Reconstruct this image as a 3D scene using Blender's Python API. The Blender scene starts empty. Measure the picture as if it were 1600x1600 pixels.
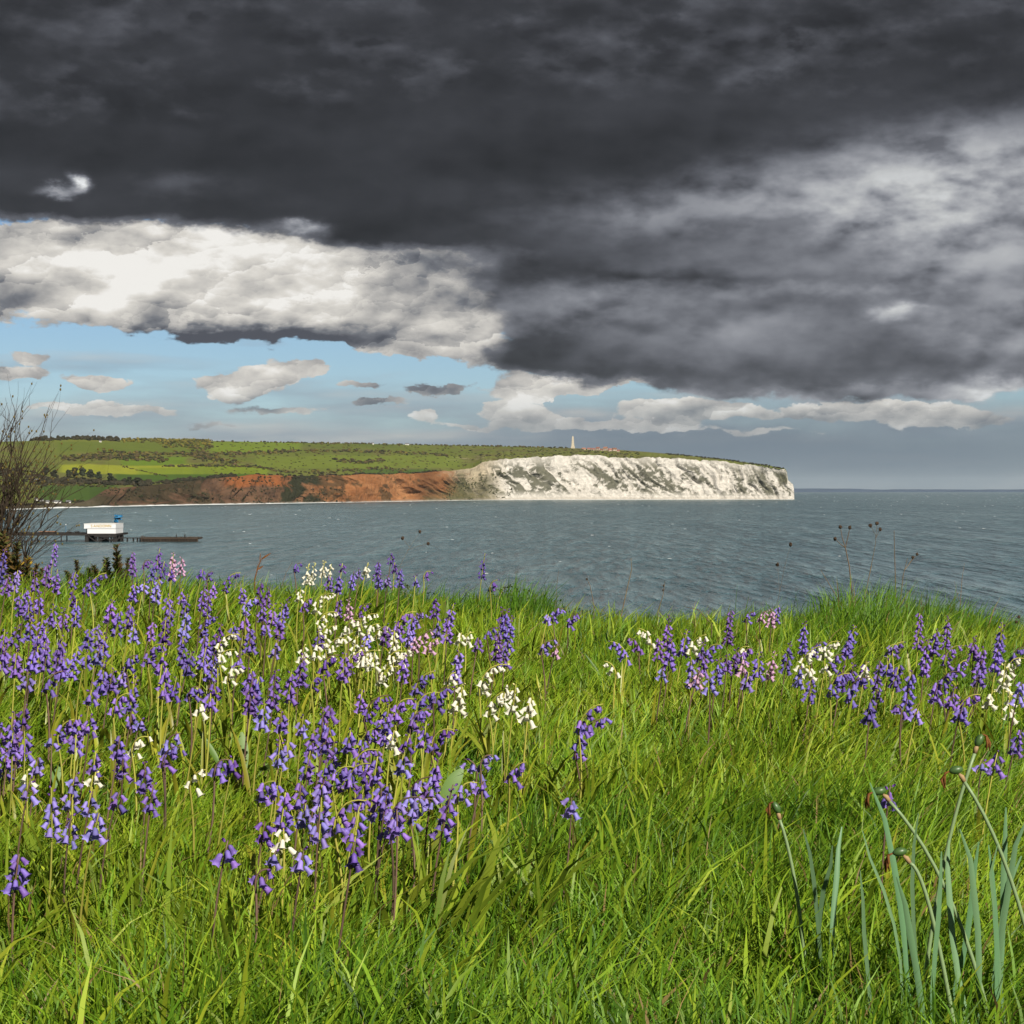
import bpy, math, random
import numpy as np
from mathutils import Vector, Matrix, Quaternion

R = math.radians
rng = random.Random(7)
nr = np.random.RandomState(11)
scene = bpy.context.scene
COL = scene.collection

# ------------------------------------------------------------------ camera
SEA = 24.0                      # the eye stands 24 m above the sea
F = 3000.0                      # focal length in pixels of the 1600 px wide photograph
PITCH = math.atan((800 - 766.5) / F)
cam_d = bpy.data.cameras.new('camera')
cam_d.sensor_width = 36.0
cam_d.lens = F / 1600 * 36.0
cam_d.clip_start = 0.05
cam_d.clip_end = 200000
cam = bpy.data.objects.new('camera', cam_d)
COL.objects.link(cam)
cam.location = (0, 0, SEA)
cam.rotation_euler = (R(90) - PITCH, 0, 0)
scene.camera = cam
CP, SP = math.cos(PITCH), math.sin(PITCH)

def ray(px, py):
    """direction (with y = 1) of a pixel of the photograph"""
    a, b = (px - 800) / F, -(py - 800) / F
    y = CP + b * SP
    return a / y, 1.0, (b * CP - SP) / y

def at(px, py, y):
    r = ray(px, py)
    return Vector((r[0] * y, y, SEA + r[2] * y))

# ------------------------------------------------------------------ light
SUN_EL, SUN_AZ = 36.0, 152.0   # azimuth from straight ahead (+Y), negative = left
EXPOSURE = 0.75
scene.view_settings.view_transform = 'Standard'
scene.view_settings.look = 'None'
scene.view_settings.gamma = 1.0
scene.view_settings.exposure = EXPOSURE
scene.view_settings.use_curve_mapping = False
tosun = Vector((math.sin(R(SUN_AZ)) * math.cos(R(SUN_EL)), math.cos(R(SUN_AZ)) * math.cos(R(SUN_EL)), math.sin(R(SUN_EL))))
sd = bpy.data.lights.new('sun', 'SUN')
sd.energy = 4.6
sd.angle = R(0.5)
sd.color = (1.0, 0.94, 0.84)
so = bpy.data.objects.new('sun', sd)
COL.objects.link(so)
so.rotation_euler = (-tosun).to_track_quat('-Z', 'Y').to_euler()
so.location = (-20, -20, 60)

# ------------------------------------------------------------------ world: Nishita sky behind layers of cloud
world = bpy.data.worlds.new('World')
scene.world = world
world.use_nodes = True
wt = world.node_tree
for n in list(wt.nodes):
    wt.nodes.remove(n)

class X:
    """a socket that builds math nodes when it is used in an expression"""
    def __init__(s, tree, sock): s.t, s.s = tree, sock
    def _m(s, op, *a, clamp=False):
        n = s.t.nodes.new('ShaderNodeMath'); n.operation = op; n.use_clamp = clamp
        for i, v in enumerate(a):
            if isinstance(v, X): s.t.links.new(v.s, n.inputs[i])
            else: n.inputs[i].default_value = v
        return X(s.t, n.outputs[0])
    def __add__(s, o): return s._m('ADD', s, o)
    def __radd__(s, o): return s._m('ADD', o, s)
    def __sub__(s, o): return s._m('SUBTRACT', s, o)
    def __rsub__(s, o): return s._m('SUBTRACT', o, s)
    def __mul__(s, o): return s._m('MULTIPLY', s, o)
    def __rmul__(s, o): return s._m('MULTIPLY', o, s)
    def __truediv__(s, o): return s._m('DIVIDE', s, o)
    def clamp(s): return s._m('ADD', s, 0.0, clamp=True)
    def smooth(s, a, b):
        n = s.t.nodes.new('ShaderNodeMapRange'); n.interpolation_type = 'SMOOTHSTEP'
        s.t.links.new(s.s, n.inputs[0])
        n.inputs[1].default_value, n.inputs[2].default_value = a, b
        n.inputs[3].default_value, n.inputs[4].default_value = 0, 1
        return X(s.t, n.outputs[0])

def vm(t, op, *a, out=0):
    n = t.nodes.new('ShaderNodeVectorMath'); n.operation = op
    for i, v in enumerate(a):
        if hasattr(v, 'is_linked'): t.links.new(v, n.inputs[i])
        else: n.inputs[i].default_value = v
    return n.outputs[out]

def noise(t, vec, scale, detail=6, rough=0.55, lac=2.0, color=False, dist=0.0):
    n = t.nodes.new('ShaderNodeTexNoise')
    t.links.new(vec, n.inputs['Vector'])
    n.inputs['Scale'].default_value = scale
    n.inputs['Detail'].default_value = detail
    n.inputs['Roughness'].default_value = rough
    n.inputs['Lacunarity'].default_value = lac
    n.inputs['Distortion'].default_value = dist
    return n.outputs['Color'] if color else X(t, n.outputs[0])

def mixc(t, fac, a, b):
    n = t.nodes.new('ShaderNodeMix'); n.data_type = 'RGBA'
    for sock, v in ((n.inputs[0], fac), (n.inputs[6], a), (n.inputs[7], b)):
        if isinstance(v, X): t.links.new(v.s, sock)
        elif hasattr(v, 'is_linked'): t.links.new(v, sock)
        elif isinstance(v, tuple): sock.default_value = (*v, 1)
        else: sock.default_value = v
    return n.outputs[2]

def ramp(t, fac, stops):
    n = t.nodes.new('ShaderNodeValToRGB')
    t.links.new(fac.s if isinstance(fac, X) else fac, n.inputs[0])
    e = n.color_ramp.elements
    while len(e) < len(stops): e.new(0.5)
    for k, (p, c) in zip(e, stops):
        k.position = p; k.color = (*c, 1)
    return n.outputs[0]

SKY_STRENGTH = 0.085
tc = wt.nodes.new('ShaderNodeTexCoord')
DIR = tc.outputs['Generated']
sep = wt.nodes.new('ShaderNodeSeparateXYZ'); wt.links.new(DIR, sep.inputs[0])
dx, dy, dz = (X(wt, sep.outputs[i]) for i in range(3))
az = dx._m('ARCTAN2', dx, dy) * (180 / math.pi)
el = dz._m('ARCSINE', dz) * (180 / math.pi)

def azel(px, py):
    r = ray(px, py)
    return math.degrees(math.atan2(r[0], 1)), math.degrees(math.atan2(r[2], math.hypot(r[0], 1)))
DEG = 180 / math.pi / F         # degrees per pixel

# directions with the height stretched, for flattened clouds
flat = vm(wt, 'MULTIPLY', DIR, (1, 1, 2.0))
vflat = vm(wt, 'MULTIPLY', DIR, (1, 1, 7.0))
comb = wt.nodes.new('ShaderNodeCombineXYZ')
wt.links.new(az.s, comb.inputs[0]); wt.links.new(el.s, comb.inputs[1])
ANG = comb.outputs[0]
wa = vm(wt, 'SUBTRACT', noise(wt, flat, 14, 3, 0.5, color=True), (.5, .5, .5))
wb = vm(wt, 'SUBTRACT', noise(wt, flat, 55, 5, 0.6, color=True), (.5, .5, .5))
warp = vm(wt, 'ADD', vm(wt, 'MULTIPLY', wa, (1.5, 0.45, 0)), vm(wt, 'MULTIPLY', wb, (1.0, 0.75, 0)))
WANG = vm(wt, 'ADD', ANG, warp)

def blobs(vec, table):
    acc = None
    for (px, py, rx, ry, w) in table:
        a, e = azel(px, py)
        sx, sy = 1 / (rx * DEG), 1 / (ry * DEG)
        q = vm(wt, 'MULTIPLY_ADD', vec, (sx, sy, 0), (-a * sx, -e * sy, 0))
        d = X(wt, vm(wt, 'DOT_PRODUCT', q, q, out=1))
        g = d._m('POWER', 0.36788, d)
        acc = g * w if acc is None else g._m('MULTIPLY_ADD', g, w, acc)
    return acc

# ---- puffy relief shared by all layers: more cloud towards the light = shaded
LOFF = (-0.0045, 0.0, 0.0120)
n1 = noise(wt, flat, 34, 8, 0.56)
puff = noise(wt, flat, 27, 5, 0.50)
puffs = noise(wt, vm(wt, 'ADD', flat, LOFF), 27, 3, 0.48)
relief = puff - puffs
nbig = noise(wt, flat, 11, 5, 0.5)
nbigs = noise(wt, vm(wt, 'ADD', flat, (-0.012, 0, 0.034)), 11, 4, 0.5)
reliefb = nbig - nbigs

def puffs_lit(scale, seed):
    v = vm(wt, 'ADD', flat, (seed, seed * .7, 0))
    v = vm(wt, 'ADD', v, vm(wt, 'MULTIPLY', wb, (.030, .030, .030)))
    n = wt.nodes.new('ShaderNodeTexVoronoi'); n.voronoi_dimensions = '3D'; n.feature = 'F1'
    wt.links.new(v, n.inputs['Vector']); n.inputs['Scale'].default_value = scale
    q = vm(wt, 'MULTIPLY', vm(wt, 'SUBTRACT', v, n.outputs['Position']), (scale,) * 3)
    return X(wt, vm(wt, 'DOT_PRODUCT', q, (-.35, -.25, .9), out=1)), X(wt, n.outputs['Distance'])
pl1, pd1 = puffs_lit(26, 3.1)
pl2, pd2 = puffs_lit(62, 7.7)
puffy = pl1 * .55 + pl2 * .35
# ---- layer 0: clear sky
sky = wt.nodes.new('ShaderNodeTexSky')
sky.sky_type = 'NISHITA'
sky.sun_disc = False
sky.sun_elevation = R(SUN_EL)
sky.sun_rotation = R(SUN_AZ)
sky.altitude = 20
sky.air_density = 1.0
sky.dust_density = 0.3
sky.ozone_density = 3.5
base = vm(wt, 'MULTIPLY', sky.outputs[0], (SKY_STRENGTH * .74, SKY_STRENGTH * .85, SKY_STRENGTH * 1.0))
# ---- layer 1: grey veil and streaks low over the horizon
st = noise(wt, vflat, 9, 5, 0.52)
sts = noise(wt, vm(wt, 'ADD', vflat, (-0.004, 0, 0.035)), 9, 3, 0.5)
low = (1.0 - el.smooth(1.2, 4.6))
veil = ((st + low * 0.36 - 0.56) * 3.0).clamp() * 0.85
veilc = ramp(wt, 0.45 + (st - sts) * 2.6, [(0.0, (0.19, 0.225, 0.28)), (0.5, (0.29, 0.33, 0.38)), (1.0, (0.50, 0.50, 0.49))])
c1 = mixc(wt, veil, base, veilc)
# rain haze towards the right of the bay
rain = blobs(WANG, [(1420, 720, 520, 75, 1.0), (1000, 690, 260, 40, .6)]).clamp() * 0.9
c1 = mixc(wt, rain, c1, (0.150, 0.195, 0.245))
# ---- layer 2: sunlit cumulus
CUM = [(300, 466, 215, 66, 1.15), (215, 445, 110, 54, .6), (455, 466, 118, 64, .95), (350, 375, 300, 34, .7),
       (15, 425, 100, 75, 1.0), (130, 385, 120, 36, .7), (660, 415, 190, 46, 1.0), (735, 450, 130, 50, .8),
       (700, 515, 105, 40, 1.1), (610, 530, 70, 30, .6), (770, 560, 70, 30, .7),
       (372, 603, 62, 24, 1.15), (425, 585, 45, 18, .7), (162, 601, 52, 15, 1.1), (30, 585, 75, 16, .75), (690, 606, 70, 13, .75),
       (800, 642, 62, 17, 1.15), (650, 650, 32, 11, .9), (590, 627, 55, 10, .7), (90, 637, 75, 9, .9), (1000, 590, 150, 16, .9), (900, 598, 100, 13, .9),
       (1045, 638, 75, 17, 1.1), (1120, 632, 90, 10, .9), (1230, 648, 120, 10, .9), (1370, 635, 120, 13, .95), (1500, 655, 120, 18, .9),
       (925, 660, 75, 11, .9), (1040, 664, 70, 10, .8), (1560, 600, 90, 22, .9), (1200, 672, 150, 9, .7), (470, 640, 90, 9, .6), (240, 645, 120, 12, .75), (560, 600, 60, 10, .6), (480, 575, 40, 12, .7), (860, 615, 90, 10, .8), (740, 665, 120, 8, .7), (330, 665, 120, 9, .7), (60, 560, 60, 9, .5)]
CUB = [(270, 430, 190, 45, .30), (500, 430, 80, 45, .30), (120, 470, 70, 25, .25), (330, 528, 260, 20, -.85), (430, 527, 150, 15, -.4),
       (20, 470, 120, 30, -.35), (20, 400, 80, 30, .1), (675, 430, 120, 60, -.42), (20, 440, 70, 50, -.12), (720, 505, 70, 28, .34), (620, 545, 120, 25, -.3), (760, 580, 60, 22, -.25),
       (375, 592, 60, 16, .25), (385, 632, 80, 10, -.3), (160, 612, 60, 8, -.2), (30, 590, 80, 18, -.25), (690, 610, 80, 16, -.3), (590, 630, 60, 14, -.25),
       (800, 636, 50, 12, .2), (1200, 655, 260, 9, -.25), (1400, 628, 100, 9, .2), (1040, 630, 60, 9, .2), (940, 592, 70, 8, .22)]
dw = blobs(WANG, CUM) + (n1 - 0.5) * 1.15 + (0.5 - pd1) * 0.16 + (0.5 - pd2) * 0.08
fade = 1.0 - el.smooth(0.6, 3.4)
aw = dw.smooth(0.51, 0.62)
shade = 0.72 + puffy * 0.30 + relief * 1.3 + reliefb * 0.7 + (n1 - 0.5) * 0.55 + blobs(WANG, CUB)
cw = ramp(wt, shade, [(0.0, (0.075, 0.080, 0.100)), (0.28, (0.17, 0.178, 0.20)), (0.55, (0.42, 0.41, 0.395)), (0.85, (0.70, 0.67, 0.62)), (1.0, (0.88, 0.86, 0.82))])
cwh = mixc(wt, fade * 0.55, cw, (0.19, 0.22, 0.25))
c2 = mixc(wt, aw * (1.0 - fade * 0.45), c1, cwh)
# ---- layer 3: dark cloud deck overhead and to the right
DRK = [(150, 275, 420, 62, 1.3), (620, 290, 330, 72, 1.4), (620, 350, 210, 36, .8), (1000, 260, 420, 60, 1.2), (60, 310, 200, 34, .6),
       (1000, 400, 200, 60, 1.0), (1260, 470, 380, 95, 1.5), (920, 520, 130, 55, .85), (1120, 560, 330, 42, 1.0), (1450, 380, 260, 150, 1.3),
       (1500, 560, 190, 55, .9), (1330, 590, 260, 30, .8), (1560, 250, 200, 80, 1.0), (1250, 330, 300, 70, .8), (860, 565, 110, 20, .5), (800, 440, 60, 40, .3)]
DRB = [(1490, 290, 190, 70, .34), (1580, 250, 120, 60, .2), (1500, 395, 110, 48, .22), (1330, 300, 130, 50, .20), (1010, 335, 90, 36, .15), (1150, 305, 90, 40, .17), (1420, 345, 160, 26, .12), (1020, 432, 200, 13, -.05), (1180, 436, 160, 12, -.05), (1330, 455, 190, 14, .13), (1100, 582, 240, 16, -.05), (1300, 560, 200, 20, -.03), (860, 500, 90, 30, .10), (1180, 505, 120, 18, .06), (1500, 520, 110, 24, .10),
       (1250, 430, 170, 22, .07), (950, 472, 130, 26, .13), (1050, 520, 160, 50, .05), (1395, 492, 34, 9, .30), (1425, 482, 26, 8, .25), (1470, 500, 60, 14, .08), (1590, 480, 60, 20, .2), (1570, 605, 70, 18, .5), (1400, 610, 110, 10, .16),
       (124, 286, 12, 9, .9), (95, 296, 24, 6, .4), (470, 358, 34, 9, .55), (290, 290, 70, 16, .05), (840, 330, 110, 30, .035), (1560, 540, 90, 30, .10), (500, 250, 800, 30, -.01)]
over = el.smooth(7.6, 11.5)
side = az._m('ABSOLUTE', az).smooth(16.5, 24.0)
nlow = noise(wt, flat, 4.0, 6, 0.55)
dd = blobs(WANG, DRK) + over * 1.0 + side * ((nlow - 0.40) * 4.0) * el.smooth(0.8, 4.0) + (n1 - 0.5) * 1.1 + (nbig - 0.5) * 0.5
ad = dd.smooth(0.42, 0.74)
dk = blobs(WANG, DRB) + over * side * ((nlow - 0.5) * 0.9).clamp()
wisp = (0.6 + relief * 2.6 + (n1 - 0.5) * 2.6).clamp()
edge = 1.0 - dd.smooth(0.55, 1.15)
right = az.smooth(-1.0, 7.0) * (1.0 - el.smooth(6.8, 9.5))
bri = 0.038 + right * 0.088 + dk * (0.35 + wisp * 0.85) + edge * 0.16 * wisp + (relief * 0.22 + reliefb * 0.40) * (0.14 + right * 0.8 + dk)
brc = bri._m('MAXIMUM', bri, 0.022)
cc = wt.nodes.new('ShaderNodeCombineXYZ')
for i, k in enumerate((0.94, 0.99, 1.17)):
    wt.links.new((brc * k).s, cc.inputs[i])
warmc = mixc(wt, (brc * 2.2 - 0.15).clamp(), cc.outputs[0], vm(wt, 'MULTIPLY', cc.outputs[0], (1.03, 1.0, 0.86)))
c3 = mixc(wt, ad, c2, warmc)
final = vm(wt, 'MULTIPLY', c3, (1 / SKY_STRENGTH * 2 ** -EXPOSURE,) * 3)
# the clear sky keeps its own strength; below the horizon a plain dull tone
bg = wt.nodes.new('ShaderNodeBackground')
wt.links.new(final, bg.inputs[0])
bg.inputs[1].default_value = SKY_STRENGTH
wo = wt.nodes.new('ShaderNodeOutputWorld')
wt.links.new(bg.outputs[0], wo.inputs[0])
world.cycles.sampling_method = 'MANUAL'
world.cycles.sample_map_resolution = 256
scene.cycles.max_bounces = 6
scene.cycles.diffuse_bounces = 2
scene.cycles.glossy_bounces = 2
scene.cycles.transmission_bounces = 3
scene.cycles.transparent_max_bounces = 6
scene.cycles.caustics_reflective = False
scene.cycles.caustics_refractive = False
# ------------------------------------------------------------------ helpers
def vnoise(x, y, seed=0):
    xi, yi = np.floor(x).astype(np.int64), np.floor(y).astype(np.int64)
    fx, fy = x - xi, y - yi
    fx, fy = fx * fx * (3 - 2 * fx), fy * fy * (3 - 2 * fy)
    def h(a, b):
        n = (a * 374761393 + b * 668265263 + seed * 974634773) & 0x7fffffff
        n = ((n ^ (n >> 13)) * 1274126177) & 0x7fffffff
        return ((n ^ (n >> 16)) & 0xffff) / 65535.0
    a, b, c, d = h(xi, yi), h(xi + 1, yi), h(xi, yi + 1), h(xi + 1, yi + 1)
    return (a * (1 - fx) + b * fx) * (1 - fy) + (c * (1 - fx) + d * fx) * fy

def fbm(x, y, oct=4, seed=0, gain=0.5):
    x, y = np.asarray(x, float), np.asarray(y, float)
    s, a, t = 0, 1.0, 0
    for i in range(oct):
        s = s + a * vnoise(x * 2 ** i + 17.3 * i, y * 2 ** i - 9.1 * i, seed + i)
        t += a; a *= gain
    return s / t

def sstep(a, b, x):
    t = np.clip((x - a) / (b - a), 0, 1)
    return t * t * (3 - 2 * t)

def mesh_np(name, verts, faces, mat=None, colors=None, smooth=False):
    """verts (n,3), faces: array (m,3) or (m,4) or list of such arrays"""
    me = bpy.data.meshes.new(name)
    verts = np.asarray(verts, np.float32)
    fl = faces if isinstance(faces, list) else [faces]
    fl = [np.asarray(f, np.int32) for f in fl if len(f)]
    loops = np.concatenate([f.ravel() for f in fl])
    sizes = np.concatenate([np.full(len(f), f.shape[1], np.int32) for f in fl])
    starts = np.concatenate([[0], np.cumsum(sizes)[:-1]]).astype(np.int32)
    me.vertices.add(len(verts)); me.vertices.foreach_set('co', verts.ravel())
    me.loops.add(len(loops)); me.loops.foreach_set('vertex_index', loops)
    me.polygons.add(len(sizes)); me.polygons.foreach_set('loop_start', starts)
    try: me.polygons.foreach_set('loop_total', sizes)
    except Exception: pass
    if smooth: me.polygons.foreach_set('use_smooth', np.ones(len(sizes), bool))
    me.update(calc_edges=True)
    if colors is not None:
        a = me.color_attributes.new('Col', 'FLOAT_COLOR', 'POINT')
        c = np.ones((len(verts), 4), np.float32); c[:, :3] = colors
        a.data.foreach_set('color', c.ravel())
    if mat: me.materials.append(mat)
    return me

def link(name, data, parent=None, loc=None, label=None, cat=None, group=None, kind=None):
    o = bpy.data.objects.new(name, data)
    COL.objects.link(o)
    if parent: o.parent = parent
    if loc is not None: o.location = loc
    for k, v in (('label', label), ('category', cat), ('group', group), ('kind', kind)):
        if v: o[k] = v
    return o

class MB:
    """collects shapes into one mesh"""
    def __init__(s): s.v, s.f, s.c = [], [], []
    def add(s, verts, faces, col=None):
        b = len(s.v)
        s.v += [tuple(p) for p in verts]
        s.f += [tuple(i + b for i in f) for f in faces]
        if col is not None: s.c += [col] * len(verts)
    def box(s, x0, x1, y0, y1, z0, z1, col=None):
        s.add([(x0, y0, z0), (x1, y0, z0), (x1, y1, z0), (x0, y1, z0), (x0, y0, z1), (x1, y0, z1), (x1, y1, z1), (x0, y1, z1)],
              [(0, 3, 2, 1), (4, 5, 6, 7), (0, 1, 5, 4), (1, 2, 6, 5), (2, 3, 7, 6), (3, 0, 4, 7)], col)
    def tube(s, pts, rad, n=5, col=None, cap=True):
        pts = [Vector(p) for p in pts]
        if not hasattr(rad, '__len__'): rad = [rad] * len(pts)
        vs, fs = [], []
        ref = Vector((0.31, 0.22, 0.92)).normalized()
        for i, p in enumerate(pts):
            t = (pts[min(i + 1, len(pts) - 1)] - pts[max(i - 1, 0)])
            t = t.normalized() if t.length > 1e-9 else Vector((0, 0, 1))
            r0 = ref if abs(t.dot(ref)) < 0.95 else Vector((1, 0, 0))
            u = t.cross(r0).normalized(); w = t.cross(u)
            for k in range(n):
                a = 2 * math.pi * k / n
                vs.append(p + (u * math.cos(a) + w * math.sin(a)) * rad[i])
        for i in range(len(pts) - 1):
            for k in range(n):
                a, b = i * n + k, i * n + (k + 1) % n
                fs.append((a, b, b + n, a + n))
        if cap:
            fs.append(tuple(range(n - 1, -1, -1))); fs.append(tuple(range((len(pts) - 1) * n, len(pts) * n)))
        s.add(vs, fs, col)
    def ribbon(s, pts, wid, side, keel=0.0, col=None):
        """flat tapering leaf along pts; side = sideways unit vector"""
        vs, fs = [], []
        side = Vector(side).normalized()
        for i, p in enumerate(pts):
            p = Vector(p)
            t = (Vector(pts[min(i + 1, len(pts) - 1)]) - Vector(pts[max(i - 1, 0)])).normalized()
            nn = t.cross(side).normalized()
            vs += [p - side * wid[i], p - nn * keel * wid[i], p + side * wid[i]]
        for i in range(len(pts) - 1):
            b = i * 3
            fs += [(b, b + 1, b + 4, b + 3), (b + 1, b + 2, b + 5, b + 4)]
        s.add(vs, fs, col)
    def lump(s, c, r, rr, col=None, sub=1, rough=0.25):
        vs, fs = ICO[sub]
        out = []
        for v in vs:
            k = 1 + rr.uniform(-rough, rough)
            out.append((c[0] + v[0] * r[0] * k, c[1] + v[1] * r[1] * k, c[2] + v[2] * r[2] * k))
        s.add(out, fs, col)
    def data(s, name, mat=None, smooth=False):
        me = bpy.data.meshes.new(name)
        me.from_pydata(s.v, [], s.f)
        if smooth: me.polygons.foreach_set('use_smooth', [True] * len(me.polygons))
        if s.c and len(s.c) == len(s.v):
            a = me.color_attributes.new('Col', 'FLOAT_COLOR', 'POINT')
            a.data.foreach_set('color', np.array([(*c, 1) for c in s.c], np.float32).ravel())
        if mat: me.materials.append(mat)
        me.update()
        return me

def _ico():
    t = (1 + 5 ** .5) / 2
    v = [Vector(p).normalized() for p in [(-1, t, 0), (1, t, 0), (-1, -t, 0), (1, -t, 0), (0, -1, t), (0, 1, t), (0, -1, -t), (0, 1, -t), (t, 0, -1), (t, 0, 1), (-t, 0, -1), (-t, 0, 1)]]
    f = [(0, 11, 5), (0, 5, 1), (0, 1, 7), (0, 7, 10), (0, 10, 11), (1, 5, 9), (5, 11, 4), (11, 10, 2), (10, 7, 6), (7, 1, 8), (3, 9, 4), (3, 4, 2), (3, 2, 6), (3, 6, 8), (3, 8, 9), (4, 9, 5), (2, 4, 11), (6, 2, 10), (8, 6, 7), (9, 8, 1)]
    out = [([tuple(p) for p in v], f)]
    v2, f2, cache = list(v), [], {}
    def mid(a, b):
        k = (min(a, b), max(a, b))
        if k not in cache:
            v2.append(((v2[a] + v2[b]) / 2).normalized()); cache[k] = len(v2) - 1
        return cache[k]
    for a, b, c in f:
        ab, bc, ca = mid(a, b), mid(b, c), mid(c, a)
        f2 += [(a, ab, ca), (b, bc, ab), (c, ca, bc), (ab, bc, ca)]
    out.append(([tuple(p) for p in v2], f2))
    return out
ICO = _ico()

# ------------------------------------------------------------------ materials
def pmat(name, col=(.5, .5, .5), rough=.7, spec=.3, attr=False, var=0.0, vscale=3.0, trans=0.0, huevar=0.0, bump=0.0, bscale=30.0, dark=None):
    m = bpy.data.materials.new(name); m.use_nodes = True
    t = m.node_tree; b = t.nodes['Principled BSDF']; o = t.nodes['Material Output']
    b.inputs['Roughness'].default_value = rough
    b.inputs['Specular IOR Level'].default_value = spec
    if attr:
        a = t.nodes.new('ShaderNodeAttribute'); a.attribute_name = 'Col'; c = a.outputs['Color']
    else:
        r = t.nodes.new('ShaderNodeRGB'); r.outputs[0].default_value = (*col, 1); c = r.outputs[0]
    tcn = t.nodes.new('ShaderNodeTexCoord')
    if var:
        nz = noise(t, tcn.outputs['Object'], vscale, 5, .6)
        c = mixc(t, (nz - .5) * (2.2 * var) + .5 * var, c, dark if dark else tuple(k * .35 for k in col) if not attr else (0.02, 0.02, 0.012))
    if huevar:
        oi = t.nodes.new('ShaderNodeObjectInfo')
        h = t.nodes.new('ShaderNodeHueSaturation')
        rx = X(t, oi.outputs['Random'])
        t.links.new((rx * huevar + (.5 - huevar / 2)).s, h.inputs['Hue'])
        fr = rx * 7.31
        fr = fr._m('FRACT', fr)
        t.links.new((fr * .6 + .7).s, h.inputs['Value'])
        t.links.new(c, h.inputs['Color']); c = h.outputs[0]
    t.links.new(c, b.inputs['Base Color'])
    if bump:
        bn = t.nodes.new('ShaderNodeBump'); bn.inputs['Strength'].default_value = bump
        bn.inputs['Distance'].default_value = 1.0 / bscale
        t.links.new(noise(t, tcn.outputs['Object'], bscale, 5, .6).s, bn.inputs['Height'])
        t.links.new(bn.outputs[0], b.inputs['Normal'])
    if trans:
        tr = t.nodes.new('ShaderNodeBsdfTranslucent'); t.links.new(c, tr.inputs[0])
        mx = t.nodes.new('ShaderNodeMixShader'); mx.inputs[0].default_value = trans
        t.links.new(b.outputs[0], mx.inputs[1]); t.links.new(tr.outputs[0], mx.inputs[2])
        t.links.new(mx.outputs[0], o.inputs[0])
    return m

M = {
    'soil': pmat('soil', (.045, .045, .02), .95, .1, var=.5, vscale=8, bump=.5, bscale=12),
    'grass': pmat('grass', attr=True, rough=.5, spec=.3, trans=.42),
    'land': pmat('land', attr=True, rough=.95, spec=.1, var=.25, vscale=.09),
    'chalk': pmat('chalk', attr=True, rough=.95, spec=.1, var=.30, vscale=.11, bump=1.0, bscale=.14),
    'scrub': pmat('scrub', attr=True, rough=.9, spec=.1),
    'violet': pmat('violet_petal', (.165, .085, .42), .5, .25, trans=.3, huevar=.04, var=.55, vscale=170, dark=(.34, .27, .60)),
    'dark': pmat('deep_violet_petal', (.10, .040, .27), .5, .25, trans=.25, huevar=.03, var=.4, vscale=170, dark=(.24, .17, .46)),
    'lilac': pmat('lilac_petal', (.26, .21, .55), .5, .25, trans=.3, huevar=.03),
    'white': pmat('white_petal', (.74, .71, .58), .5, .25, trans=.3),
    'pink': pmat('pink_petal', (.56, .34, .50), .5, .25, trans=.3),
    'budv': pmat('violet_bud', (.115, .045, .24), .5, .25),
    'budw': pmat('cream_bud', (.68, .62, .26), .5, .25, trans=.2),
    'stemg': pmat('yellow_green_stem', (.27, .26, .045), .5, .3, huevar=.02),
    'stemb': pmat('brown_violet_stem', (.105, .065, .045), .5, .3, huevar=.02),
    'strap': pmat('strap_leaf', (.24, .27, .024), .42, .4, trans=.3, huevar=.06),
    'dock': pmat('dock_leaf', (.085, .15, .028), .5, .35, trans=.25, huevar=.04),
    'daff': pmat('daffodil_leaf', (.11, .20, .095), .4, .4, trans=.2, huevar=.03),
    'daffstem': pmat('daffodil_stem', (.17, .24, .11), .45, .4),
    'pod': pmat('daffodil_pod', (.055, .11, .03), .4, .4, var=.3, vscale=90),
    'wither': pmat('withered_petal', (.17, .07, .022), .8, .1, var=.6, vscale=160),
    'papery': pmat('papery_sheath', (.30, .20, .10), .7, .2),
    'dry': pmat('dry_stalk', (.13, .095, .06), .8, .1, huevar=.02),
    'seed': pmat('seed_head', (.045, .03, .02), .9, .1),
    'bark': pmat('twig_bark', (.05, .037, .026), .85, .15, var=.5, vscale=20),
    'gorse': pmat('gorse', attr=True, rough=.7, spec=.2),
    'bramble': pmat('bramble_leaf', (.035, .055, .016), .5, .35, trans=.15, huevar=.05),
}
# ------------------------------------------------------------------ foreground bank
CREST = 10.5
def ground_np(x, y):
    """height of the grassy bank above the sea"""
    x, y = np.asarray(x, float), np.asarray(y, float)
    zc = np.interp(x, [-9, -2.8, -1.6, -0.6, 0.2, 1.2, 2.1, 2.8, 9], [-.60, -.64, -.66, -.71, -.80, -.83, -.80, -.89, -.98])
    t = sstep(3.6, CREST, y)
    z = -.93 * (1 - t) + zc * t
    z = z + (fbm(x * 1.1 + 5, y * 1.1, 3, 3) - .5) * .09
    far = np.maximum(y - CREST, 0)
    z = z - np.where(far < 5, far ** 2 * .11, 2.75 + (far - 5) * 1.1)
    z = z - np.maximum(-y - 2, 0) * .02
    return np.maximum(SEA + z, -3.0)
def ground(x, y): return float(ground_np(np.array([x]), np.array([y]))[0])

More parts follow.
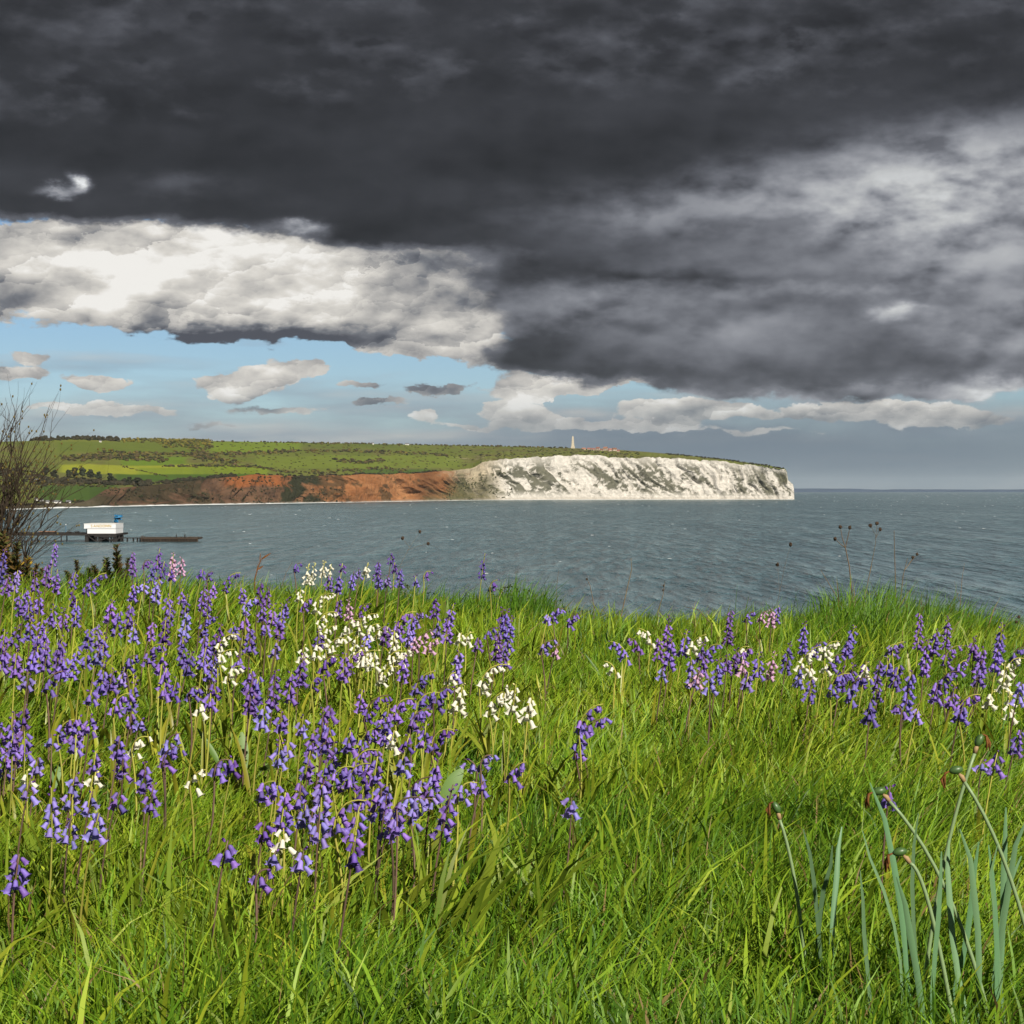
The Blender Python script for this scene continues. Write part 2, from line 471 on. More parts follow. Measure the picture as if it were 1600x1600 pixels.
gx = np.unique(np.concatenate([np.linspace(-500, -30, 24), np.linspace(-30, -6, 40), np.linspace(-6, 6, 110), np.linspace(6, 30, 40), np.linspace(30, 500, 24)]))
gy = np.unique(np.concatenate([np.linspace(-120, -6, 16), np.linspace(-6, 14, 160), np.linspace(14, 50, 40)]))
def grid_faces(nc, nrw):
    i = np.arange((nrw - 1) * nc).reshape(nrw - 1, nc)[:, :-1].ravel()
    return np.stack([i, i + 1, i + nc + 1, i + nc], 1)
GX, GY = np.meshgrid(gx, gy)
link('ground', mesh_np('ground', np.stack([GX.ravel(), GY.ravel(), ground_np(GX.ravel(), GY.ravel())], 1), grid_faces(len(gx), len(gy)), M['soil'], smooth=True),
     label='earth of the grassy clifftop bank in the foreground', kind='structure')

# ------------------------------------------------------------------ sea
ms = bpy.data.materials.new('sea_water'); ms.use_nodes = True
t = ms.node_tree; b = t.nodes['Principled BSDF']
g = t.nodes.new('ShaderNodeNewGeometry'); P = g.outputs['Position']
w1 = noise(t, vm(t, 'MULTIPLY', P, (.32, .045, 1)), 1.0, 4, .62)
w2 = noise(t, vm(t, 'MULTIPLY', P, (.10, .014, 1)), 1.0, 4, .6)
w3 = noise(t, vm(t, 'MULTIPLY', P, (.02, .0028, 1)), 1.0, 4, .6)
w4 = noise(t, vm(t, 'MULTIPLY', P, (.0012, .0006, 1)), 1.0, 4, .55)
b.inputs['IOR'].default_value = 1.33
b.inputs['Roughness'].default_value = .22
c = ramp(t, w4 * .16 + w3 * .18 + w2 * .30 + w1 * .36, [(.41, (.028, .070, .084)), (.49, (.068, .130, .152)), (.58, (.150, .225, .245))])  # wave noise also paints the ripples' light and dark into the water colour
t.links.new(c, b.inputs['Base Color'])
bn = t.nodes.new('ShaderNodeBump'); bn.inputs['Strength'].default_value = 1.0; bn.inputs['Distance'].default_value = 1.0
t.links.new((w1 * 3.0 + w2 * 7.0 + w3 * 16.0).s, bn.inputs['Height'])
t.links.new(bn.outputs[0], b.inputs['Normal'])
sy = np.concatenate([[14], np.geomspace(40, 60000, 60)])
sx = np.array([-1.2, -.6, -.3, -.15, 0, .15, .3, .6, 1.2])
SX = (sx[None, :] * (sy[:, None] + 600)).ravel(); SY = np.repeat(sy, len(sx))
link('sea', mesh_np('sea', np.stack([SX, SY, SX * 0], 1), grid_faces(len(sx), len(sy)), ms), label='wind-ruffled grey green sea of the bay', kind='structure')

# ------------------------------------------------------------------ headland
HZ = 766.5
def ip(pts): 
    a = np.array(pts, float); return lambda x: np.interp(x, a[:, 0], a[:, 1])
shore_y = ip([(-400, 806), (0, 797), (100, 793.5), (200, 791), (300, 789), (400, 787.3), (500, 785.6), (600, 783.8), (700, 782.2), (760, 781.3), (900, 780.6), (1260, 780.2)])
top_y = ip([(-400, 788), (0, 788), (120, 787), (140, 782), (165, 766), (200, 762), (250, 757), (300, 752), (360, 745.5), (400, 742), (450, 744), (500, 744), (560, 742), (620, 741), (660, 740), (690, 737), (720, 734.5), (742, 732), (753, 724), (766, 720), (800, 717), (850, 713.5), (900, 712), (938, 711.5), (950, 714.5), (1000, 715), (1050, 716), (1080, 717.2), (1120, 720.5), (1160, 724.5), (1200, 729.5), (1226, 733.5), (1229, 738), (1231, 751), (1239, 757), (1240.5, 764), (1241.2, 779)])
sky_y = ip([(-400, 692), (0, 690), (48, 689), (62, 686.5), (130, 686), (185, 687), (300, 688.5), (400, 690.5), (500, 692.3), (600, 694), (700, 695.7), (800, 697.8), (880, 699.8), (960, 702.6), (1000, 705.3), (1050, 709.5), (1100, 714.8), (1150, 720.3), (1200, 727), (1227, 732.6), (1229.5, 737.5), (1231.5, 750.5), (1239, 756.6), (1240.5, 763.8), (1241.2, 779)])
back_d = ip([(-400, 1500), (0, 1500), (300, 1400), (600, 1100), (800, 800), (950, 500), (1100, 260), (1227, 120), (1241, 25)])
cot = ip([(-400, 3.0), (100, 3.0), (200, 1.6), (400, 1.3), (640, .9), (700, 1.4), (760, 1.0), (900, .85), (1150, .55), (1215, .25), (1241, .12)])
pxs = np.unique(np.concatenate([np.arange(-380, -40, 4.0), np.arange(-40, 1226, 1.5), np.arange(1226, 1241.3, .5)]))
NC = len(pxs)
Ds = SEA * F / (shore_y(pxs) - HZ)
h0 = SEA + (HZ - top_y(pxs)) / F * Ds
h0 = np.maximum(h0, 1.5)
Dc = Ds + h0 * cot(pxs)
jag = (fbm(pxs / 7, pxs * 0 + 2, 4, 77, .6) - .5) * 5.0 * sstep(690, 760, pxs) * sstep(1230, 1200, pxs) + (fbm(pxs / 16, pxs * 0 + 8, 3, 78) - .5) * 3.0 * sstep(150, 300, pxs)
top_y0 = top_y
top_y = lambda q: top_y0(q) + np.interp(q, pxs, jag)
hc = np.maximum(SEA + (HZ - top_y(pxs)) / F * Dc, 1.5)
Dk = Dc + back_d(pxs)
ux = (pxs - 800) / F
NCL, NH, NB = 46, 96, 7
fade_end = sstep(1241, 1215, pxs)
# inland direction of every column, square to the smoothed shoreline
qx, qd = np.interp(pxs, pxs, ux * Ds), Ds
lag = 40
tx_ = np.interp(np.arange(NC) + lag, np.arange(NC), qx) - np.interp(np.arange(NC) - lag, np.arange(NC), qx)
ty_ = np.interp(np.arange(NC) + lag, np.arange(NC), qd) - np.interp(np.arange(NC) - lag, np.arange(NC), qd)
tl_ = np.hypot(tx_, ty_); INX, INY = -ty_ / tl_, tx_ / tl_
rows = []; cols_c = []
def lerp3(a, b, k): return np.asarray(a)[None, :] * (1 - k[:, None]) + np.asarray(b)[None, :] * k[:, None]
# cliff face
for i in range(NCL):
    s = i / (NCL - 1)
    prof = s ** 0.85
    X0 = ux * Ds
    z = hc * s
    slant = X0 + z * 1.1
    slant = X0 + z * (.35 + .60 * sstep(700, 780, pxs) - .45 * sstep(950, 1200, pxs)) + (fbm(X0 / 130, z / 70, 3, 19) - .5) * 90
    rid = np.abs(fbm(slant / 46, z / 260 + 3, 4, 21, .6) - .5) * 2
    rid2 = np.abs(fbm(slant / 17, z / 70 + 9, 4, 27, .6) - .5) * 2
    bulge = fbm(X0 / 160, z / 120, 3, 31) - .5
    amp = np.sin(np.pi * min(s * .8 + .12, 1)) 
    chalky = sstep(735, 765, pxs)
    disp = amp * fade_end * ((rid * 40 + rid2 * 24) * (.75 + .25 * chalky) + bulge * 40) - 8 * amp * fade_end
    D = Ds + (Dc - Ds) * prof
    zz = np.where(s == 0, -1.0, z + (fbm(X0 / 18, z / 9 + 40, 3, 5) - .5) * 7 * amp * fade_end)
    rows.append(np.stack([ux * D + INX * disp, D + INY * disp, zz], 1))
    # colours
    veg = fbm(slant / 26, z / 60 + 2, 5, 41, .66); veg2 = fbm(X0 / 9, z / 6, 4, 51, .65)
    fine = fbm(X0 / 7, z / 5, 3, 61)
    chalk = np.array([.56, .525, .47])[None] * (.78 + .40 * fine[:, None])
    yel = np.array([.36, .285, .17])[None] * (.8 + .4 * fine[:, None])
    strata = fbm(X0 / 90, z / 3.2, 3, 67)
    chalk = chalk * (.80 + .36 * strata[:, None])
    chalk = chalk + (yel - chalk) * (sstep(800, 745, pxs) * .8)[:, None]
    green = lerp3([.075, .075, .030], [.030, .032, .018], veg2)
    vg = sstep(.50, .57, veg + (rid - .3) * -.30 + (veg2 - .5) * .55 - .03) * sstep(.02, .25, s) * (.30 + .70 * sstep(1.0, .72, s)) 
    vg = np.maximum(vg * .85, sstep(790, 745, pxs) * sstep(.72, .5, s) * sstep(.4, .55, veg + .12) * chalky)
    shadeband = sstep(1130, 1210, pxs) * sstep(.42, .60, veg + .08) * sstep(.35, .6, s) * sstep(1.0, .8, s)  # cloud shade on the upper nose, painted in with the vegetation tone
    vg = np.maximum(vg, shadeband * .9)
    ck = chalk * (1 - vg[:, None]) + green * vg[:, None]
    kx = sstep(420, 540, pxs)
    brown = lerp3([.060, .034, .022], [.170, .092, .052], np.clip(veg2 * 1.6 - .3, 0, 1))
    orange = lerp3([.22, .080, .026], [.42, .20, .085], np.clip((fine * .5 + veg2 * .3 + rid * .5) * 1.5 - .35, 0, 1))
    dkr = sstep(640, 660, pxs) * sstep(690, 672, pxs)
    orange = orange * (1 - .35 * dkr[:, None])
    red = brown * (1 - kx[:, None]) + orange * kx[:, None]
    topr = sstep(340, 365, pxs) * sstep(470, 430, pxs) * sstep(.55, .7, s)
    red = red * (1 - topr[:, None]) + np.array([.25, .085, .028])[None] * topr[:, None]
    dg = np.array([.026, .027, .013])[None]
    vr = sstep(.52, .60, veg + .06) * sstep(395, 430, pxs) * sstep(520, 490, pxs)
    vr = np.maximum(vr, sstep(.5, .6, veg) * .75 * sstep(430, 380, pxs) * sstep(.2, .5, s))
    vr = np.maximum(vr, sstep(.55, .60, veg + (veg2 - .5) * .5) * .7)
    red = red * (1 - vr[:, None]) + dg * vr[:, None]
    mixp = sstep(655, 735, pxs + (s - .5) * -60 + (veg - .5) * 120)[:, None]
    mid = lerp3([.14, .12, .055], [.075, .075, .03], veg2)
    red = red * (1 - mixp) + mid * mixp
    k = sstep(700, 765, pxs + (s - .5) * 60 + (veg2 - .5) * 60)[:, None]
    col = red * (1 - k) + ck * k
    lowl = sstep(165, 130, pxs)[:, None]
    col = col * (1 - lowl) + lerp3([.12, .09, .06], [.05, .06, .025], veg2) * lowl
    if s < .05:
        col = col * .6 + np.array([.30, .26, .21])[None] * .4
    cols_c.append(col)
NOSE = rows[-1]
# hill behind the cliff: linear in the picture's height, so all of it is in view
scr = np.zeros((NH, NC)); dist = np.zeros((NH, NC))
for i in range(NH):
    tt = (i + 1) / NH
    y = top_y(pxs) + (sky_y(pxs) - top_y(pxs)) * tt ** .92
    D = Dc + (Dk - Dc) * tt
    und = (fbm(ux * D / 260, D / 260, 4, 71) - .5) * 18 * np.sin(np.pi * tt) * fade_end * sstep(0, 200, Dk - Dc)
    z = SEA + (HZ - y) / F * D + und
    rows.append(np.stack([ux * D, D, z], 1))
    scr[i] = y; dist[i] = D
    n = fbm(ux * D / 90, D / 130, 4, 81); n2 = fbm(ux * D / 22, D / 40, 4, 91); n3 = fbm(ux * D / 420, D / 500, 3, 95)
    gr = lerp3([.080, .105, .020], [.150, .162, .030], np.clip(n * .7 + n3 * .8 - .25, 0, 1))
    rough_ = sstep(.50, .66, n2 * .5 + n * .5)
    gr = gr * (1 - .75 * rough_[:, None]) + np.array([.105, .092, .036])[None] * (.75 * rough_[:, None])
    # crop fields seen at the left, cloud shade and sunlit bands painted into their colours: (px0, px1, y0, y1, colour)
    for (a, bq, y0, y1, fc) in [(95, 300, 724, 742, (.25, .27, .022)), (215, 420, 727, 748, (.15, .20, .016)), (60, 185, 758, 786, (.042, .085, .014)), (180, 400, 740, 752, (.040, .085, .012)), (190, 290, 714, 724, (.10, .165, .014)), (90, 330, 690, 706, (.095, .125, .020)), (330, 470, 690, 706, (.13, .185, .018)), (400, 720, 712, 731, (.125, .160, .022)), (560, 680, 733, 741, (.05, .09, .016))]:
        w = sstep(a - 6, a + 6, pxs) * sstep(bq + 6, bq - 6, pxs) * sstep(y0 - 1.2, y0 + 1.2, y) * sstep(y1 + 1.2, y1 - 1.2, y) * .85
        gr = gr * (1 - w[:, None]) + np.array(fc)[None] * (.9 + .2 * n2[:, None]) * w[:, None]
    cream = sstep(.58, .66, fbm(ux * D / 30, D / 12, 3, 99)) * sstep(690, 720, pxs) * sstep(780, 750, pxs) * sstep(722, 716, y) * sstep(712, 716, y)
    gr = gr * (1 - cream[:, None]) + np.array([.36, .31, .2])[None] * cream[:, None]
    cols_c.append(gr)
for i in range(NB):
    k = (i + 1) / NB
    D = Dk + k * np.maximum(back_d(pxs) * 1.6, 60)
    z = rows[NCL + NH - 1][:, 2] * (1 - k ** 1.5) - 4 * k
    rows.append(np.stack([ux * D, D, z], 1)); cols_c.append(np.tile(np.array([.07, .095, .02]), (NC, 1)))
HV = np.stack(rows)                       # rows x columns x 3
HC = np.stack(cols_c)
nb = NCL + 1
link('cliff', mesh_np('cliff', HV[:nb].reshape(-1, 3), grid_faces(NC, nb), M['chalk'], colors=np.concatenate([HC[:NCL], HC[NCL - 1:NCL]]).reshape(-1, 3)),
     label='white chalk and orange sandstone sea cliff of the headland', kind='structure')
link('hill', mesh_np('hill', HV[NCL:].reshape(-1, 3), grid_faces(NC, len(HV) - NCL), M['land'], colors=HC[NCL:].reshape(-1, 3), smooth=True),
     label='green downland of the headland above the cliffs', kind='structure')

def on_hill(px, y):
    """point of the downland seen at a pixel of the photograph"""
    j = int(np.clip(np.searchsorted(pxs, px), 1, NC - 1))
    k = (px - pxs[j - 1]) / (pxs[j] - pxs[j - 1])
    colp = HV[NCL:NCL + NH, j - 1] * (1 - k) + HV[NCL:NCL + NH, j] * k
    ys = HZ - (colp[:, 2] - SEA) / colp[:, 1] * F
    i = int(np.argmin(np.abs(ys - y)))
    return Vector(colp[i])

# far mainland shore
fx = np.linspace(300, 2300, 260)
hh = 24 + 28000 / F * (1.0 + 3.4 * fbm(fx / 60, fx * 0, 4, 7) * np.interp(fx, [1200, 1420, 1620, 2300], [1.15, .8, .55, .5]))
fv = []
for (D, k) in ((27800, -.2), (28000, .75), (28400, 1.0), (30500, .2)):
    fv.append(np.stack([(fx - 800) / F * D, np.full_like(fx, D), hh * k], 1))
m_far = pmat('far_shore', (.045, .07, .12), .95, .05, var=.4, vscale=.0015)  # blue of the distant air is put into the shore's base colour
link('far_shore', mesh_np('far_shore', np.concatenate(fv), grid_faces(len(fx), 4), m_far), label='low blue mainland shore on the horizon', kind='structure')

# line of surf along the foot of the cliffs: a ridge of broken water
sp = np.arange(-380, 1241, 1.0)
dS = SEA * F / (shore_y(sp) - HZ)
hgt = np.interp(sp, [-380, 60, 110, 300, 470, 640, 760, 1241], [1.2, 1.2, 1.4, 1.4, 1.1, .7, .6, .6]) * (.35 + 1.1 * fbm(sp / 9, sp * 0 + 3, 4, 15))
sv = []
for (o, k) in ((-26, -.15), (-16, .55), (-11, 1.0), (-5, .7), (2, .1)):
    D = dS + o
    sv.append(np.stack([(sp - 800) / F * D, D, hgt * k], 1))
link('surf', mesh_np('surf', np.concatenate(sv), grid_faces(len(sp), 5), pmat('foam', (.62, .64, .64), .8, .2), smooth=True), label='white surf breaking along the foot of the cliffs', cat='surf', kind='stuff')
# whitecaps
wc = MB(); r2 = random.Random(5)
for i in range(700):
    D = r2.uniform(500, 9000) if i % 3 else r2.uniform(3500, 16000)
    px = r2.uniform(-150, 1750)
    Dsh = float(SEA * F / (shore_y(np.array([px]))[0] - HZ)) if px < 1241 else 1e9
    if D > Dsh - 60 or (D < 1100 and px < 330): continue
    L = r2.uniform(.4, 2.0) * (D / 2500) ** .6; h = r2.uniform(.06, .24) * (D / 2500) ** .5
    x = (px - 800) / F * D
    pts = [(x + (k - 2.5) * L * .4, D + r2.uniform(-.5, .5), 0) for k in range(6)]
    vs = []
    for k, p in enumerate(pts):
        q = math.sin(math.pi * (k + .3) / 5.6) * h * r2.uniform(.6, 1.2)
        vs += [(p[0], p[1] - 1.2, -.05), (p[0], p[1], q), (p[0], p[1] + 1.2, -.05)]
    wc.add(vs, [f for k in range(5) for f in ((k * 3, k * 3 + 3, k * 3 + 4, k * 3 + 1), (k * 3 + 1, k * 3 + 4, k * 3 + 5, k * 3 + 2))])
link('whitecaps', wc.data('whitecaps', bpy.data.materials['foam']), label='scattered small white wave crests on the open sea', cat='foam', kind='stuff')

# ------------------------------------------------------------------ scrub, hedges and woods of the downland
sc = MB(); r3 = random.Random(9)
SCC = [(.040, .036, .016), (.060, .048, .022), (.032, .036, .014), (.078, .058, .026), (.022, .022, .013), (.095, .078, .02)]
def bush(px, y, w, h, cols=SCC):
    p = on_hill(px, y)
    D = p.y
    rx, rz = w * D / F / 2, h * D / F / 2
    c = r3.choice(cols); q = r3.uniform(.75, 1.25); c = tuple(k * q for k in c)
    sc.lump((p.x, p.y, p.z + rz * .55), (rx, rx * r3.uniform(.8, 1.3), rz), r3, c, 0 if w < 4 else 1, .3)
def belt(pts, width, n, w, h, cols=SCC, jy=None):
    a = np.array(pts, float)
    seg = np.hypot(np.diff(a[:, 0]), np.diff(a[:, 1])); cs = np.concatenate([[0], np.cumsum(seg)])
    for _ in range(n):
        u = r3.uniform(0, cs[-1])
        bush(np.interp(u, cs, a[:, 0]) + r3.gauss(0, 1.5), np.interp(u, cs, a[:, 1]) + r3.gauss(0, width), w * r3.uniform(.5, 1.5), h * r3.uniform(.5, 1.5), cols)
DK = [(.020, .020, .012), (.028, .026, .016), (.035, .030, .018)]
GO = [(.10, .085, .018), (.06, .06, .018), (.04, .038, .016), (.12, .10, .02)]
# woods and hedges read off the photograph
belt([(48, 688), (80, 686.5), (130, 686), (185, 688)], .8, 150, 6, 5.5, DK)
belt([(185, 688.5), (230, 688), (330, 689.5)], 1.6, 200, 4.5, 3.5, GO)
belt([(250, 692), (330, 697)], 4.0, 160, 4.5, 3.0, GO)
belt([(330, 690), (600, 694), (890, 700)], .5, 240, 3.2, 2.2)
belt([(1040, 709), (1130, 718), (1226, 732.6)], .7, 150, 3.4, 1.8, DK)
belt([(95, 716), (150, 714), (220, 716), (260, 719)], 2.6, 260, 5, 3.2)
belt([(150, 706), (220, 710), (300, 711), (400, 708), (460, 705)], 1.6, 280, 4.5, 3.0)
belt([(420, 706), (540, 705), (660, 709), (700, 712)], 1.2, 200, 4, 2.6)
belt([(190, 728), (225, 737), (262, 745)], .5, 60, 2.6, 1.6)
belt([(255, 729), (330, 728), (400, 729), (440, 738)], .9, 170, 4, 2.4)
belt([(330, 700), (300, 712), (370, 722)], 3.0, 150, 5, 3.2)
belt([(520, 718), (560, 723), (600, 720)], 1.4, 110, 4, 2.4)
belt([(440, 738), (500, 739), (580, 733), (640, 735)], 1.6, 120, 4.5, 2.6)
belt([(225, 757), (300, 750), (370, 744)], 1.6, 170, 5, 3.4, DK)
belt([(60, 752), (120, 753), (190, 756), (235, 756)], 2.0, 240, 7, 5.0, DK)
belt([(75, 758), (170, 760), (180, 770)], 1.0, 60, 4, 2.5)
belt([(55, 784), (100, 785), (130, 784)], 1.0, 60, 4, 2.6, DK)
belt([(-350, 740), (-100, 735), (60, 745)], 9.0, 300, 7, 4.5, DK)
belt([(400, 743.5), (540, 743.5), (690, 738)], .8, 120, 4.5, 2.2, DK)
for _ in range(700):
    px = r3.uniform(330, 1000); y0 = float(sky_y(px)); y1 = float(top_y(px))
    bush(px, r3.uniform(y0 + 1, y1 - 1), r3.uniform(1.6, 5.0), r3.uniform(.9, 1.8))
def cliff_bush(px, s_, w, h, cols):
    j = int(np.clip(np.searchsorted(pxs, px), 1, NC - 1)); i = int(s_ * (NCL - 1))
    p = HV[i, j]; k = p[1] / F
    c = r3.choice(cols); q = r3.uniform(.7, 1.3)
    sc.lump((p[0], p[1] - .5, p[2]), (w * k / 2, w * k / 2, h * k / 2), r3, tuple(v * q for v in c), 0, .35)
CB = [(.026, .024, .014), (.036, .030, .018), (.05, .038, .02), (.03, .034, .014)]
for _ in range(900):
    px = r3.uniform(150, 530); s_ = r3.random()
    if fbm(px / 26, s_ * 4, 3, 63) + (.12 if 400 < px < 510 else 0) + (.08 if s_ > .75 else 0) > .56: cliff_bush(px, s_, r3.uniform(2, 6), r3.uniform(1.2, 3), CB)
for _ in range(500):
    px = r3.uniform(690, 800); s_ = r3.random() * .7
    if fbm(px / 14, s_ * 4, 3, 66) > .5: cliff_bush(px, s_, r3.uniform(1.5, 4), r3.uniform(1, 2.4), [(.06, .062, .026), (.042, .044, .02), (.08, .075, .035)])
link('scrub', sc.data('scrub', M['scrub']), label='brown scrub, hedges and woods scattered over the far downland', cat='scrub', kind='stuff')

# single trees that stand out in the belt at the left
M['crown'] = pmat('far_crown', (.022, .026, .014), .9, .1, huevar=.06)
tp = [(72, 741, 14, 15), (84, 743, 13, 14), (107, 746, 13, 15), (117, 744, 15, 17), (129, 744, 16, 17), (141, 745, 16, 17), (154, 747, 13, 14), (172, 750, 15, 14), (203, 752, 14, 11), (215, 753, 16, 11)]
for i, (px, y, w, h) in enumerate(tp):
    p = on_hill(px, y + 4); D = p.y; k = D / F
    e = link('tree', None, loc=p, label='%s dark tree in the belt above the low green field, %s from the left' % ('broad' if w > 14 else 'small', ['first', 'second', 'third', 'fourth', 'fifth', 'sixth', 'seventh', 'eighth', 'ninth', 'tenth'][i]), cat='tree', group='dark trees in the belt above the low field')
    m = MB(); m.tube([(0, 0, -1), (0, 0, h * k * .5), (.4, 0, h * k * .8)], [.5, .35, .1], 6)
    link('trunk', m.data('trunk', M['bark']), e)
    m = MB()
    for q in range(26):
        a, rr_, zz = r3.uniform(0, 6.28), r3.uniform(0, .42) * w * k, r3.uniform(.25, .95)
        sp_ = (1 - abs(zz - .5) * 1.3)
        m.lump((math.cos(a) * rr_ * sp_, math.sin(a) * rr_ * sp_, zz * h * k), (w * k * .17,) * 2 + (h * k * .13,), r3, None, 0, .4)
    link('crown', m.data('crown', M['crown']), e)

# ------------------------------------------------------------------ buildings on the down
M['stone'] = pmat('pale_stone', (.42, .37, .28), .9, .1, var=.3, vscale=.4)
M['wallp'] = pmat('house_wall', (.40, .31, .25), .9, .1, var=.2, vscale=.2)
M['roofr'] = pmat('red_roof', (.20, .085, .06), .85, .15, huevar=.03)
M['roofg'] = pmat('grey_roof', (.12, .12, .125), .85, .15)
M['wallw'] = pmat('white_wall', (.62, .60, .56), .85, .15)
M['glass'] = pmat('dark_pane', (.02, .025, .03), .2, .5)
p = on_hill(895, 700.5); k = p.y / F
e = link('obelisk', None, loc=p, label='tall pale stone obelisk on the skyline of the down', cat='monument')
m = MB(); m.box(-3.2 * k, 3.2 * k, -3.2 * k, 3.2 * k, -2, 2.2 * k); m.box(-2.7 * k, 2.7 * k, -2.7 * k, 2.7 * k, 2.2 * k, 3.6 * k)
link('plinth', m.data('plinth', M['stone']), e)
def frustum(m, r0, r1, z0, z1):
    m.add([(-r0, -r0, z0), (r0, -r0, z0), (r0, r0, z0), (-r0, r0, z0), (-r1, -r1, z1), (r1, -r1, z1), (r1, r1, z1), (-r1, r1, z1)], [(0, 3, 2, 1), (4, 5, 6, 7), (0, 1, 5, 4), (1, 2, 6, 5), (2, 3, 7, 6), (3, 0, 4, 7)])
m = MB(); frustum(m, 2.2 * k, 1.25 * k, 3.6 * k, 17.2 * k); link('shaft', m.data('shaft', M['stone']), e)
m = MB(); frustum(m, 1.25 * k, .1 * k, 17.2 * k, 19.6 * k); link('cap', m.data('cap', M['stone']), e)

def house(px, y, w, d, h, rh, wall, roof, label, cat='house', group=None, chim=True, turn=0.0, win=2):
    p = on_hill(px, y); k = p.y / F
    w, d, h, rh = w * k, d * k, h * k, rh * k
    e = link('house', None, loc=p, label=label, cat=cat, group=group); e.rotation_euler.z = turn
    m = MB(); m.box(-w / 2, w / 2, -d / 2, d / 2, -3, h)
    m.add([(-w / 2, -d / 2, h), (-w / 2, d / 2, h), (-w / 2, 0, h + rh * .93), (w / 2, -d / 2, h), (w / 2, d / 2, h), (w / 2, 0, h + rh * .93)], [(0, 2, 1), (3, 4, 5)])
    link('wall', m.data('wall', wall), e)
    o = .06 * w; m = MB(); tz = .5
    for sgn in (-1, 1):
        m.add([(-w / 2 - o, sgn * (d / 2 + o), h - .4), (w / 2 + o, sgn * (d / 2 + o), h - .4), (w / 2 + o, 0, h + rh), (-w / 2 - o, 0, h + rh),
               (-w / 2 - o, sgn * (d / 2 + o), h - .4 + tz), (w / 2 + o, sgn * (d / 2 + o), h - .4 + tz), (w / 2 + o, 0, h + rh + tz), (-w / 2 - o, 0, h + rh + tz)],
              [(0, 1, 2, 3), (4, 5, 6, 7), (0, 1, 5, 4), (0, 3, 7, 4), (1, 2, 6, 5)])
    rf = link('roof', m.data('roof', roof), e)
    if chim:
        m = MB(); m.box(w * .22, w * .32, -d * .08, d * .08, h + rh * .4, h + rh * 1.35)
        link('chimney', m.data('chimney', wall), rf)
    for q in range(win):
        xx = (q + .5) / win * w - w / 2
        m = MB(); m.box(xx - w * .07, xx + w * .07, -d / 2 - .15, -d / 2 + .2, h * .35, h * .75)
        link('window', m.data('window', M['glass']), e)
ORD = ['first', 'second', 'third', 'fourth', 'fifth', 'sixth', 'seventh', 'eighth', 'ninth', 'tenth', 'eleventh', 'twelfth']
for i, (px, dy, w, h, rh) in enumerate([(912, .6, 6, 1.6, 1.6), (920, .0, 5, 1.4, 1.4), (926.5, 1.1, 6, 2.2, 1.6), (934, .2, 5.5, 3.0, 1.8), (940, 1.3, 5, 2.0, 1.5), (946, .2, 6, 3.6, 1.9), (953, 1.1, 5.5, 2.4, 1.6), (960, .5, 6.5, 2.8, 1.8), (966, 1.5, 4, 1.8, 1.4)]):
    house(px, float(sky_y(px)) + 1.6 + dy, w, w * .55, h, rh, M['wallp'], M['roofr'], 'red-roofed house right of the obelisk, %s of its row from the left' % ORD[i], group='red-roofed houses beside the obelisk', turn=r3.uniform(-.4, .4))
for i, (px, y, w, h, lab) in enumerate([(214, 687.6, 3.2, 1.8, 'small white house on the skyline above the gorse slope'), (329, 689.5, 3.6, 2.0, 'white house on the skyline at the green field corner'), (582, 694, 4.6, 1.6, 'white house on the middle of the skyline'), (636, 695, 6.0, 1.4, 'long low white building on the middle skyline'), (157, 690.5, 3.4, 1.6, 'tiny white house in front of the dark hilltop wood')]):
    house(px, y, w, 2.2, h, 1.0, M['wallw'], M['roofg'], lab, chim=False, win=1)
for i, (px, y, w, h) in enumerate([(58, 753, 7, 2.4), (57, 782, 6, 2.4), (64, 784, 7, 3.0), (74, 786, 6, 2.2), (86, 787, 8, 2.2), (92, 788, 6, 1.8), (107, 788, 7, 1.8)]):
    lab = 'pale house among the trees behind the bare shrub' if i == 0 else 'small pale beach building behind the bare shrub, %s from the left' % ORD[i - 1]
    house(px, min(y, float(top_y(px)) - .3), w, 4, h, 1.5, M['wallw'], M['roofg'], lab, group=None if i == 0 else 'pale buildings at the back of the beach', chim=False)
# ------------------------------------------------------------------ pier
PD = SEA * F / (846.5 - HZ)              # distance of the pier
K = PD / F                               # metres per pixel there
def PX(px): return (px - 800) * K
def PZ(y): return SEA - (y - HZ) * K
M['pierw'] = pmat('pier_timber', (.030, .027, .025), .9, .1, var=.4, vscale=.5)
M['rust'] = pmat('weathered_timber', (.062, .046, .034), .9, .1, var=.6, vscale=.35)
M['panel'] = pmat('white_panel', (.60, .60, .60), .6, .3, var=.06, vscale=.2)
M['gold'] = pmat('yellow_letter', (.40, .25, .015), .6, .3)
M['blue'] = pmat('blue_plastic', (.015, .13, .27), .4, .5)
M['tan'] = pmat('tan_roof', (.22, .12, .07), .9, .1)
e = link('pier', None, loc=(PX(100), PD, 0), label='long dark pier on piles reaching into the bay', cat='pier')
def pb(name, mat, boxes, par, ox=PX(100), oy=PD):
    m = MB()
    for (a, b_, y0, y1, z0, z1) in boxes: m.box(PX(a) - ox, PX(b_) - ox, y0, y1, z0, z1)
    return link(name, m.data(name, mat), par)
pb('deck', M['pierw'], [(-260, 184, -4, 24, PZ(836.6), PZ(833.6))], e)
for px in (-240, -190, -140, -90, -40, 5, 52, 98):
    for yy in (-3.4, 8.0):
        pb('pile', M['pierw'], [(px - .7, px + .7, yy, yy + .5, -4, PZ(836.5))], e)
for px in (136.5, 139.3, 153, 157, 160, 176, 180, 183):
    for yy in (-3.6, 4.0, 12):
        pb('pile', M['pierw'], [(px - 1.4, px + 1.4, yy, yy + .8, -4, PZ(836.5))], e)
